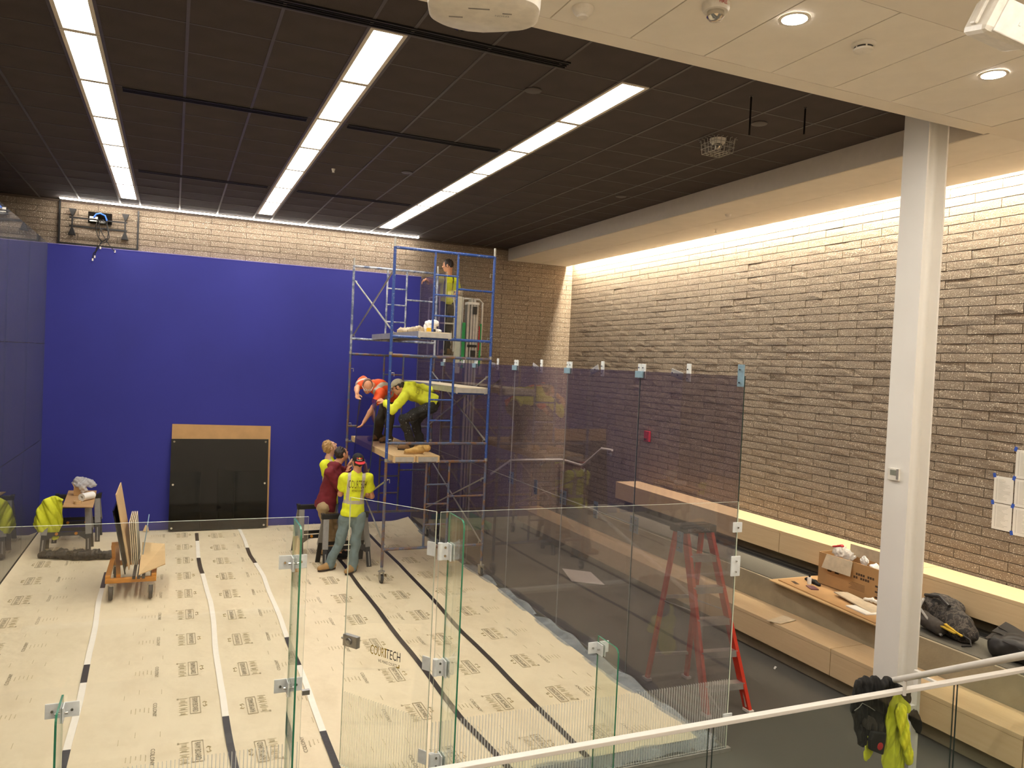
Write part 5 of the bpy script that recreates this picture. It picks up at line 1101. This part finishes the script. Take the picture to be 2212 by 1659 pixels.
MB().lathe((5.99, -1.44, ZB), [(.075, 0), (.075, -.012), (.068, -.02), (.06, -.024)], 26).build('base', 'dev_white', t, smooth=True); MB().lathe((5.99, -1.44, ZB), [(.058, -.024), (.058, -.038)], 26).build('vent_ring', 'black_plastic', t); MB().lathe((5.99, -1.44, ZB), [(.062, -.036), (.06, -.048), (.03, -.056), (.005, -.057)], 26).build('cover', 'dev_white', t, smooth=True)
for k in range(6): a = k*math.pi/3; MB().obox((5.99+.058*math.cos(a), -1.44+.058*math.sin(a), ZB-.031), (.008, .008, .016)).build('rib', 'dev_white', t)
t = thing('fire_strobe', (4.83, -1.42, ZB), 'white ceiling fire strobe with clear lens and red lettering at the top edge', 'strobe')
MB().lathe((4.83, -1.42, ZB), [(.08, 0), (.08, -.03), (.07, -.045)], 26).build('base', 'dev_white', t, smooth=True); MB().lathe((4.83, -1.42, ZB), [(.05, -.045), (.052, -.075), (.035, -.095), (.01, -.10)], 20).build('lens', 'chrome', t, smooth=True)
mb = MB(); put_text(mb, 'FIRE', (4.79, -1.502, ZB-.028), (1, 0, 0), (0, 0, 1), .022); mb.build('lettering', 'red', t)
# wall speaker at the upper right corner
c2 = p(2166, 52, 3.9); sp = thing('speaker', c2, 'white loudspeaker on a bracket at the upper right corner', 'speaker'); Rs = Matrix.Rotation(-.35, 3, 'Z') @ Matrix.Rotation(.30, 3, 'X') @ Matrix.Rotation(.30, 3, 'Y')
MB().obox(c2, (.27, .20, .18), Rs).build('cabinet', 'dev_white', sp, bevel=.03); MB().obox(c2 + Rs @ Vector((.02, -.104, 0)), (.22, .012, .155), Rs).build('grille', 'grill', sp, bevel=.012); MB().obox(c2 + Rs @ Vector((.02, -.112, -.005)), (.012, .003, .016), Rs).build('badge', 'paper_white', sp)
MB().obox(c2 + Rs @ Vector((-.14, .0, .02)), (.025, .05, .15), Rs).build('bracket', 'dev_white', sp, bevel=.01); MB().cyl(c2 + Vector((-.05, .05, .05)), (c2.x-.05, c2.y+.05, ZB), .025, 12).build('mount_stem', 'dev_white', sp)
# sprinklers of the soffit
tag(MB().lathe((8.81, 3.39, ZB), [(.045, 0), (.042, -.012), (.03, -.03), (.01, -.036)], 20).build('soffit_sensor', 'dev_white', smooth=True), 'small white dome sensor under the soffit', 'sensor')
t = thing('sprinkler_head', (9.37, 4.37, ZB), 'small white sprinkler head under the soffit near the brick wall', 'sprinkler'); MB().lathe((9.37, 4.37, ZB), [(.03, 0), (.03, -.006)], 16).build('escutcheon', 'dev_white', t); MB().cyl((9.37, 4.37, ZB-.05), (9.37, 4.37, ZB-.006), .008, 8).build('stem', 'dev_white', t); MB().lathe((9.37, 4.37, ZB-.055), [(.022, 0), (.022, .004)], 12).build('deflector', 'dev_white', t)
# caged strobe, hanging rods and a flat sensor under the dark ceiling
cx, cy = 7.03, 1.37
t = thing('caged_strobe', (cx, cy, ZT), 'white strobe in a wire cage under the dark ceiling', 'strobe')
MB().lathe((cx, cy, ZT), [(.085, 0), (.08, -.03), (.065, -.05)], 24).build('base', 'dev_white', t, smooth=True); MB().lathe((cx, cy, ZT), [(.045, -.05), (.045, -.08), (.02, -.1)], 18).build('lens', 'chrome', t, smooth=True)
for k in range(-2, 3):
    for ax in (0, 1):
        o = k*.055; a = [(-.16, o), (-.13, o), (-.11, o), (.11, o), (.13, o), (.16, o)]; zz = [-.01, -.01, -.15, -.15, -.01, -.01]
        pts = [(cx+(u if ax == 0 else v), cy+(v if ax == 0 else u), ZT+z_) for (u, v), z_ in zip(a, zz)]; MB().tube(pts, .0035, 6).build('cage_wire', 'galv', t)
for z_ in (-.05, -.10): MB().tube([(cx-.12, cy-.12, ZT+z_), (cx+.12, cy-.12, ZT+z_), (cx+.12, cy+.12, ZT+z_), (cx-.12, cy+.12, ZT+z_), (cx-.12, cy-.12, ZT+z_)], .0035, 6).build('cage_wire', 'galv', t)
for x, y, L, lab in ((6.47, .21, .34, 'thin black rod hanging from the dark ceiling, left of two'), (7.07, .20, .24, 'thin black rod hanging from the dark ceiling, right of two')):
    t = thing('hanging_rod', (x, y, ZT), lab, 'rod', 'black rods hanging from the ceiling'); MB().cyl((x, y, ZT-L), (x, y, ZT), .008, 8).build('rod', 'lens', t); MB().cyl((x, y, ZT-.01), (x, y, ZT), .014, 8).build('nut', 'dark_tee', t)
for x, y, lab in ((7.025, .746, 'flat dark ceiling speaker near the caged strobe'), (4.78, 1.05, 'flat dark ceiling speaker between the middle and right light rows, nearest'), (4.65, 4.6, 'flat dark ceiling speaker between the middle and right light rows, farther'), (7.6, 4.2, 'flat dark ceiling speaker near the soffit')): tag(MB().lathe((x, y, ZT), [(.075, 0), (.075, -.012), (.06, -.016)], 22).build('ceiling_speaker', 'dark_tee', smooth=True), lab, 'speaker', 'flat ceiling speakers')
tag(MB().lathe((3.78, 5.0, ZT), [(.025, 0), (.02, -.02), (.012, -.04), (.02, -.045)], 12).build('sprinkler_head', 'dev_white'), 'tiny white sprinkler under the dark ceiling beside the middle lights', 'sprinkler')

# ================================================================== screen mount high on the back wall
YM = 9.80
t = thing('mount_frame', (.74, YM, 4.9), 'thin black rectangular frame on the brick above the blue wall', 'frame')
for a, b in (((.14, 4.90), (.165, 5.60)), ((1.325, 4.90), (1.35, 5.56)), ((.14, 4.885), (1.35, 4.91))): MB().box((a[0], YM-.012, a[1]), (b[0], YM+.035, b[1])).build('frame_bar', 'black_metal', t)
t = thing('screen_mount', (.74, YM, 5.2), 'black screen bracket with cables left open high on the wall', 'wall mount')
for z in (5.33, 5.19): MB().box((.30, YM-.05, z-.012), (1.17, YM-.03, z+.012)).build('cross_rail', 'black_metal', t)
for x in (.345, 1.14): MB().box((x-.012, YM-.06, 5.10), (x+.012, YM-.035, 5.42)).build('arm', 'black_metal', t); MB().prism([(x-.055, YM-.07, 5.475), (x+.055, YM-.07, 5.475), (x+.014, YM-.07, 5.37), (x-.014, YM-.07, 5.37)], (0, .10, 0)).build('gusset', 'black_metal', t); MB().prism([(x-.055, YM-.07, 5.04), (x+.055, YM-.07, 5.04), (x+.014, YM-.07, 5.16), (x-.014, YM-.07, 5.16)], (0, .10, 0)).build('gusset', 'black_metal', t)
MB().box((.575, YM-.025, 5.27), (.935, YM+.03, 5.46)).build('recess_box', 'lens', t); MB().box((.60, YM-.05, 5.30), (.72, YM-.03, 5.38)).build('outlet', 'dev_white', t); MB().box((.74, YM-.05, 5.28), (.84, YM-.03, 5.34)).build('outlet', 'steel', t)
MB().tube([(.66, YM-.06, 5.36), (.70, YM-.07, 5.42), (.76, YM-.07, 5.44), (.83, YM-.07, 5.41), (.86, YM-.06, 5.33)], .014, 8).build('blue_cable', 'wire_blue', t, smooth=True)
for k, pts in enumerate([[(.72, 5.33), (.70, 5.2), (.73, 5.05), (.80, 4.97), (.88, 5.03), (.90, 5.14), (.83, 5.20), (.76, 5.14), (.75, 5.02), (.80, 4.95), (.72, 4.85), (.70, 4.70)], [(.80, 5.33), (.88, 5.22), (.91, 5.05), (.86, 4.96), (.78, 4.93), (.72, 4.80), (.68, 4.76), (.67, 4.65)], [(.86, 5.32), (.89, 5.1), (.87, 4.98), (.94, 4.88), (1.0, 4.82)], [(.74, 4.62), (.76, 4.56), (.73, 4.49)][:0] or [(.78, 5.33), (.74, 5.24), (.80, 5.1), (.86, 5.0), (.78, 4.94), (.75, 4.84)]]):
    MB().tube([(x, YM-.09-.012*k, z) for x, z in pts], .007, 6).build('cable', 'black_plastic', t, smooth=True)
for x, z in ((.70, 4.70), (.67, 4.65), (1.0, 4.82), (.78, 4.86)): MB().obox((x, YM-.10, z), (.022, .018, .04)).build('plug', 'dev_white', t)

# ================================================================== handrail and alarm on the brick beyond the glass
hr = thing('wall_handrail', (9.0, 9.75, 1.2), 'grey pipe handrail on the brick corner seen through the smoked glass', 'handrail')
MB().tube([(8.10, YW-.10, .905), (8.56, YW-.10, 1.205), (9.70, YW-.10, 1.205), (9.755, YW-.13, 1.205), (XW-.09, 9.60, 1.205), (XW-.09, 8.90, 1.20), (XW-.09, 8.80, 1.22), (XW-.09, 8.08, 1.64), (XW-.09, 7.68, 1.655)], .024, 10).build('pipe', 'rail_white', hr, smooth=True)
for q in ((8.56, YW-.06, 1.16), (9.3, YW-.06, 1.13)): MB().tube([(q[0], YW-.10, q[2]+.045), (q[0], YW-.10, q[2]-.01), (q[0], YW-.0, q[2]-.03)], .009, 6).build('bracket', 'alu', hr); MB().lathe((q[0], YW-.012, q[2]-.03), [(.04, 0), (.04, .01)], 14, (0, -1, 0)).build('rosette', 'alu', hr)
for y, z in ((8.88, 1.15), (7.85, 1.60)): MB().tube([(XW-.09, y, z+.03), (XW-.09, y, z-.03), (XW-.0, y, z-.05)], .009, 6).build('bracket', 'alu', hr); MB().lathe((XW-.012, y, z-.05), [(.04, 0), (.04, .01)], 14, (-1, 0, 0)).build('rosette', 'alu', hr)
t = thing('fire_alarm', (XW-.03, 6.59, 2.03), 'small red fire alarm on the right brick wall', 'fire alarm'); MB().box((XW-.06, 6.51, 1.94), (XW-.012, 6.67, 2.13)).build('body', 'red', t, bevel=.008); MB().box((XW-.085, 6.56, 1.96), (XW-.06, 6.62, 2.00)).build('lens', 'chrome', t)

# ================================================================== sheets of paper taped to the right wall
XP = XW-.016
shp = [(-.052, .153, 2.012, 2.285, 'leftmost in the upper full row'), (-.052, .153, 1.735, 2.004, 'leftmost in the bottom row'), (-.275, -.066, 2.005, 2.285, 'second in the upper full row'), (-.275, -.066, 1.715, 1.998, 'second in the bottom row'), (-.275, -.060, 2.292, 2.58, 'alone in the topmost row')]
for y0, y1, z0, z1, lab in shp:
    t = thing('paper_sheet', (XP, (y0+y1)/2, z0), 'white printed sheet taped to the brick, '+lab, 'paper', 'sheets taped to the wall'); MB().box((XP-.004, y0, z0), (XP-.001, y1, z1)).build('sheet', 'paper_white', t)
    mb = MB(); rr = random.Random(int(z0*1000)); n = 17
    for k in range(n):
        z = z1-.03-(z1-z0-.05)*k/n; mb.box((XP-.0048, y1-.03-.006, z-.003), (XP-.004, y1-.03+.004, z+.003)); mb.box((XP-.0048, y1-.05-rr.uniform(.04, .13), z-.0015), (XP-.004, y1-.05, z+.0015))
    stuff(mb.build('print_lines', 'paper_text', t))
for k, (y, z, lab) in enumerate([(.15, 2.29, 'upper left'), (-.055, 2.288, 'upper middle'), (.155, 2.008, 'left middle'), (-.058, 2.005, 'centre'), (-.06, 1.73, 'bottom middle'), (-.055, 2.585, 'topmost')]): tag(MB().obox((XP-.006, y, z), (.002, .03, .045), Euler((.5*(k % 2)-.2, 0, 0))).build('blue_tape', 'tape_blue'), f'blue tape tab holding the wall sheets, {lab}', 'tape', 'blue tape tabs on the wall sheets')

# ================================================================== things on the tiers
ZF = .757
t = thing('cardboard_box', (9.28, 1.3, ZF+.05), 'open brown cardboard box of rubbish on the upper tier', 'box'); R0 = Matrix.Rotation(0, 3, 'Z')
bx0, bx1, by0, by1, bz0, bz1 = 9.08, 9.335, .70, 1.72, ZF+.032, ZF+.40
for nm, lo, hi in (('side', (bx0, by0, bz0), (bx0+.008, by1, bz1)), ('side', (bx1-.008, by0, bz0), (bx1, by1, bz1)), ('end', (bx0+.008, by0, bz0), (bx1-.008, by0+.008, bz1)), ('end', (bx0+.008, by1-.008, bz0), (bx1-.008, by1, bz1)), ('bottom', (bx0+.008, by0+.008, bz0), (bx1-.008, by1-.008, bz0+.008))): MB().box(lo, hi).build(nm, 'cardboard', t)
MB().hexa([(bx0-.002, by0+.52, bz1), (bx0-.002, by0+.90, bz1), (bx0-.004, by0+.90, bz1), (bx0-.004, by0+.52, bz1), (bx0-.05, by0+.50, bz1-.16), (bx0-.05, by0+.92, bz1-.16), (bx0-.056, by0+.92, bz1-.16), (bx0-.056, by0+.50, bz1-.16)]).build('front_flap', 'cardboard_inner', t)
MB().obox((bx1+.003, by0+.45, bz1+.065), (.006, .70, .13)).build('back_flap', 'cardboard_inner', t)
mb = MB()
for row, (z_, n_) in enumerate(((bz0+.235, 9), (bz0+.195, 8))):
    for k in range(n_): mb.box((bx0-.0015, by0+.50-.032*k-.024, z_), (bx0, by0+.50-.032*k, z_+.026)) if (k*7+row) % 5 else None
for yy, w in ((by1-.17, .06), (by1-.28, .06)): mb.box((bx0-.0015, yy-w/2, bz0+.17), (bx0, yy+w/2, bz0+.27))
for k in range(6): mb.box((bx0-.0015, by0+.34, bz0+.07+.014*k), (bx0, by0+.56-.02*(k % 3), bz0+.073+.014*k))
for k in range(5): mb.box((bx0-.0015, by0+.02, bz0+.05+.03*k), (bx0, by0+.20-.03*(k % 2), bz0+.07+.03*k))
mb.build('print', 'carton_print', t)
tag(soft('crumpled_paper', [ell((9.2, 1.02, bz1-.02), (.05, .06, .04)), ell((9.22, .95, bz1-.04), (.045, .05, .04))], .008, k=.02, mats='white_crumple', amp=.012, freq=70, seed=1), 'crumpled white tissue in the cardboard box', 'tissue'); tag(soft('crumpled_paper', [ell((9.17, 1.14, bz1+.02), (.02, .05, .07)), ell((9.18, 1.16, bz1-.02), (.03, .03, .05))], .007, k=.02, mats='white_crumple', amp=.01, freq=70, seed=2), 'upright white and red wrapper in the cardboard box', 'wrapper')
tag(soft('plastic_bag', [ell((9.22, 1.52, bz1+.03), (.08, .11, .06)), ell((9.25, 1.44, bz1), (.06, .07, .05))], .009, k=.03, mats='bag_film', amp=.02, freq=50, seed=3), 'clear plastic wrapping sticking out of the cardboard box', 'plastic bag'); tag(soft('red_wrapper', [cap((9.2, 1.63, bz1+.075), (9.2, 1.50, bz1+.11), .016, .026, ((0, 0, 1), 1.5))], .006, k=.01, mats='red', amp=.005, freq=80), 'red wrapper on top of the cardboard box', 'wrapper')
tag(soft('paper_bag', [cap((9.24, .80, bz1-.05), (9.24, .78, bz1+.12), .06, .055, ((1, 0, 0), 1.6)), ell((9.24, .76, bz1), (.05, .08, .06))], .009, k=.03, mats='boot_new', amp=.016, freq=50, seed=6), 'crumpled tan paper bag behind the column in the box', 'paper bag')
def flat(name, pts, th, mat, label, cat, grp=None): up = Vector((0, 0, th)); pts = [Vector(q) for q in pts]; return tag(MB().hexa(pts + [q+up for q in pts]).build(name, mat), label, cat, grp)
flat('cardboard_sheet', [(8.50, .35, ZF), (9.05, .30, ZF), (9.40, 2.02, ZF), (8.62, 2.03, ZF)], .012, 'cardboard_pale', 'lower cardboard sheet lying over the edge of the tier', 'cardboard'); flat('cardboard_sheet', [(8.52, .40, ZF+.014), (9.06, .34, ZF+.014), (9.36, 1.98, ZF+.014), (8.70, 1.96, ZF+.014)], .010, 'cardboard', 'upper cardboard sheet carrying the box and bottle', 'cardboard')
flat('cardboard_offcut', [(8.72, .62, ZF+.026), (8.95, .60, ZF+.03), (9.02, 1.22, ZF+.05), (8.84, 1.24, ZF+.06)], .012, 'cardboard_inner', 'bent grey cardboard offcut on the cardboard sheets', 'cardboard'); flat('white_board', [(8.62, .60, ZF+.026), (8.82, .55, ZF+.026), (8.84, .86, ZF+.026), (8.66, .90, ZF+.026)], .012, 'paper_white', 'small white board under the grey offcut', 'board')
tag(soft('crumpled_paper', [cap((8.98, .72, ZF+.075), (9.0, .86, ZF+.08), .014, .02), cap((9.0, .86, ZF+.08), (8.97, .93, ZF+.07), .02, .012)], .006, k=.01, mats='white_crumple', amp=.008, freq=80), 'twisted white tissue beside the grey offcut', 'tissue')
t = thing('small_bottle', (8.93, 1.70, ZF+.024), 'small dark bottle with pale label on the cardboard', 'bottle'); MB().lathe((8.93, 1.70, ZF+.024), [(.022, 0), (.024, .01), (.024, .07), (.018, .085)], 16).build('body', 'paper_white', t, smooth=True); MB().lathe((8.93, 1.70, ZF+.024), [(.012, .085), (.012, .12)], 14).build('cap', 'black_plastic', t)
tag(soft('work_glove', [cap((9.02, 1.82, ZF+.045), (9.0, 1.70, ZF+.045), .03, .035, ((0, 0, 1), 1.4)), cap((9.0, 1.70, ZF+.045), (8.98, 1.60, ZF+.04), .03, .02)], .007, k=.02, mats='pants_black', amp=.008, freq=70), 'dark crumpled work glove behind the small bottle', 'glove')
flat('phone', [(8.76, 1.50, ZF+.025), (8.84, 1.46, ZF+.025), (8.90, 1.60, ZF+.025), (8.82, 1.64, ZF+.025)], .012, 'bottle', 'dark flat phone lying before the small bottle', 'phone'); flat('sticker', [(8.76, 1.74, ZF+.025), (8.80, 1.72, ZF+.025), (8.84, 1.84, ZF+.025), (8.80, 1.86, ZF+.025)], .002, 'carton_print', 'dark rectangular mark left of the phone', 'sticker')
flat('loose_sheet', [tuple(at(1656, 1341, z=.455)), tuple(at(1686, 1348, z=.455)), tuple(at(1720, 1340, z=.455)), tuple(at(1694, 1330, z=.455))], .006, 'pale_board', 'thin tan offcut lying on the lower bench', 'board')
# camouflage backpack
bp = thing('backpack', (9.05, -.05, ZF), 'camouflage backpack lying open on the upper tier right of the column', 'backpack')
soft('body', [cap((9.20, .22, ZF+.14), (9.02, -.16, ZF+.12), .15, .13), ell((9.18, .15, ZF+.22), (.16, .20, .10)), ell((8.98, -.22, ZF+.08), (.12, .14, .08)), cutp((0, 0, ZF+.006), (0, 0, -1))], .011, bp, k=.06, mats='camo', amp=.012, freq=24, seed=4)
soft('front_pocket', [cap((8.95, .20, ZF+.10), (8.88, -.04, ZF+.08), .075, .07), cutp((0, 0, ZF+.006), (0, 0, -1))], .009, bp, k=.03, mats='camo_a', amp=.006, freq=40, seed=5)
MB().tube([(9.05, .28, ZF+.26), (8.92, .22, ZF+.20), (8.86, .06, ZF+.12), (8.84, -.10, ZF+.03)], .014, 8).build('zip_edge', 'grey_plastic', bp, smooth=True); MB().tube([(9.10, .30, ZF+.29), (9.05, .10, ZF+.335), (8.98, -.06, ZF+.29)], .018, 8).build('handle', 'black_plastic', bp, smooth=True)
for k, (a, b) in enumerate((((8.86, -.05, ZF+.12), (8.84, -.24, ZF+.10)), ((8.88, -.10, ZF+.14), (8.86, -.30, ZF+.09)))): MB().bar(a, b, .035, .012).build('yellow_strap', 'strap_yel', bp)
MB().tube([(8.88, -.26, ZF+.10), (8.86, -.38, ZF+.08), (8.82, -.42, ZF+.04), (8.80, -.34, ZF+.015)], .009, 6).build('cord', 'black_plastic', bp)
tb = thing('tool_bag', (9.05, -.85, ZF), 'black open tool bag at the right edge on the upper tier', 'bag')
soft('body', [cap((8.95, -.60, ZF+.08), (9.12, -1.15, ZF+.10), .10, .14), ell((9.02, -.75, ZF+.16), (.14, .20, .06)), cutp((0, 0, ZF+.006), (0, 0, -1))], .012, tb, k=.05, mats='black_plastic', amp=.012, freq=26, seed=7)
for k in range(3): MB().grid(lambda u, v, k=k: (8.88+.09*k+.16*v, -.50-.55*u+.04*v, ZF+.14+.03*k+.03*math.sin(u*5+k)+.02*v), 8, 3, (0, 0, .006)).build('flap', 'black_plastic', tb, smooth=True)
tag(soft('yellow_jacket', [ell((9.22, -.92, ZF+.30), (.10, .14, .08)), ell((9.25, -1.05, ZF+.26), (.10, .14, .08))], .011, k=.04, mats='hivis_hood', amp=.016, freq=30, seed=3), 'yellow garment on the tool bag at the right edge', 'garment')

# ================================================================== jackets hung over the guard rail
JY = RY+.115; q = lambda px, py, y=JY: tuple(at(px, py, y=y)); AN = (1.5, .8, .4)
jk = thing('black_jacket', q(1895, 1530), 'black jacket hung behind the guard rail before the column', 'jacket'); F_ = ((0, 1, 0), 2.8)
soft('body', [cap(q(1852, 1480), q(1848, 1525), .045, .06, F_), cap(q(1868, 1474), q(1866, 1530), .05, .085, F_), cap(q(1886, 1480), q(1886, 1556), .07, .11, F_), cap(q(1908, 1482), q(1904, 1566), .06, .085, F_), cap(q(1856, 1473), q(1874, 1471), .022, .024), cap(q(1906, 1476), q(1918, 1470), .03, .026), cap(q(1918, 1470), q(1936, 1482), .026, .02), cap(q(1936, 1484), q(1960, 1494), .03, .022, F_), cap(q(1925, 1492), q(1930, 1530), .06, .05, F_), cap(q(1950, 1500), q(1963, 1512), .04, .03, F_)], .007, jk, k=.012, mats='pants_black', warp=(.012, 34, 5))
soft('lower_fold', [cap(q(1972, 1545, JY+.05), q(1984, 1572, JY+.05), .05, .04, F_)], .008, jk, k=.012, mats='pants_black', warp=(.008, 40, 2))
soft('sleeve', [cap(q(1854, 1540), q(1862, 1598), .062, .046, F_)], .007, jk, k=.012, mats='pants_black', warp=(.010, 44, 7)); soft('lining', [cap(q(1872, 1558, JY-.03), q(1898, 1572, JY-.03), .045, .05, F_)], .007, jk, k=.012, mats='camo_a', warp=(.006, 44, 8))
P_ = [Vector(q(a, b, JY-.075)) for a, b in ((1888, 1582), (1916, 1584), (1914, 1604), (1909, 1632), (1883, 1622), (1882, 1600))]; MB().prism(P_, (0, .035, 0)).build('pocket_flap', 'cap_black', jk, bevel=.008)
MB().tube([q(1846, 1535, JY-.085), q(1856, 1528, JY-.092), q(1863, 1519, JY-.10), q(1878, 1527, JY-.10), q(1890, 1535, JY-.10)], .003, 5).build('piping', 'grey_plastic', jk); MB().lathe(Vector(q(1901, 1612, JY-.078)), [(.026, 0), (.026, .004), (.018, .005)], 18, (0, -1, 0)).build('patch', 'red', jk, smooth=True)
yj = thing('yellow_hoodie', q(1930, 1560), 'bright yellow hooded sweatshirt hung beside the black jacket', 'sweatshirt')
soft('body', [cap(q(1936, 1510, JY-.04), q(1930, 1550, JY-.04), .045, .075, F_), cap(q(1924, 1552, JY-.04), q(1926, 1640, JY-.04), .05, .08, F_), cap(q(1944, 1518, JY-.04), q(1954, 1527, JY-.04), .045, .04, F_), cap(q(1938, 1560, JY-.04), q(1936, 1650, JY-.04), .05, .06, F_), cap(q(1926, 1640, JY-.04), q(1930, 1690, JY-.04), .085, .09, F_)], .007, yj, k=.012, mats='hivis_hood', warp=(.013, 36, 11))
soft('sleeve', [cap(q(1944, 1535, JY-.10), q(1955, 1600, JY-.10), .055, .048, F_), cap(q(1955, 1600, JY-.10), q(1963, 1634, JY-.10), .048, .036, F_)], .007, yj, k=.012, mats='hivis_hood', warp=(.010, 40, 12)); soft('cuff', [cap(q(1962, 1632, JY-.10), q(1964, 1643, JY-.10), .034, .034, ((0, 1, 0), 1.6))], .006, yj, k=.01, mats='hivis_hood')
soft('sleeve', [cap(q(1884, 1592), q(1872, 1630), .045, .042, F_)], .007, yj, k=.012, mats='hivis_hood', warp=(.009, 40, 13))

# ================================================================== scraps on the floors
flat('paper_scrap', [tuple(at(1671, 1444, z=.002)), tuple(at(1674, 1446, z=.002)), tuple(at(1678, 1441, z=.002)), tuple(at(1674, 1439, z=.002))], .003, 'paper_white', 'white paper scrap on the carpet before the benches', 'paper scrap')
flat('paper_sheet', [(7.55, 5.0, .002), (7.95, 4.7, .002), (8.1, 5.4, .002), (7.75, 5.7, .002)], .003, 'paper_white', 'white sheet lying on the carpet behind the smoked glass', 'paper')
flat('cardboard_scrap', [(1.58, 9.60, .02), (1.68, 9.60, .02), (1.66, 9.66, .10), (1.62, 9.66, .12)], .004, 'cardboard_pale', 'small curled paper scrap standing at the foot of the blue wall', 'paper scrap')
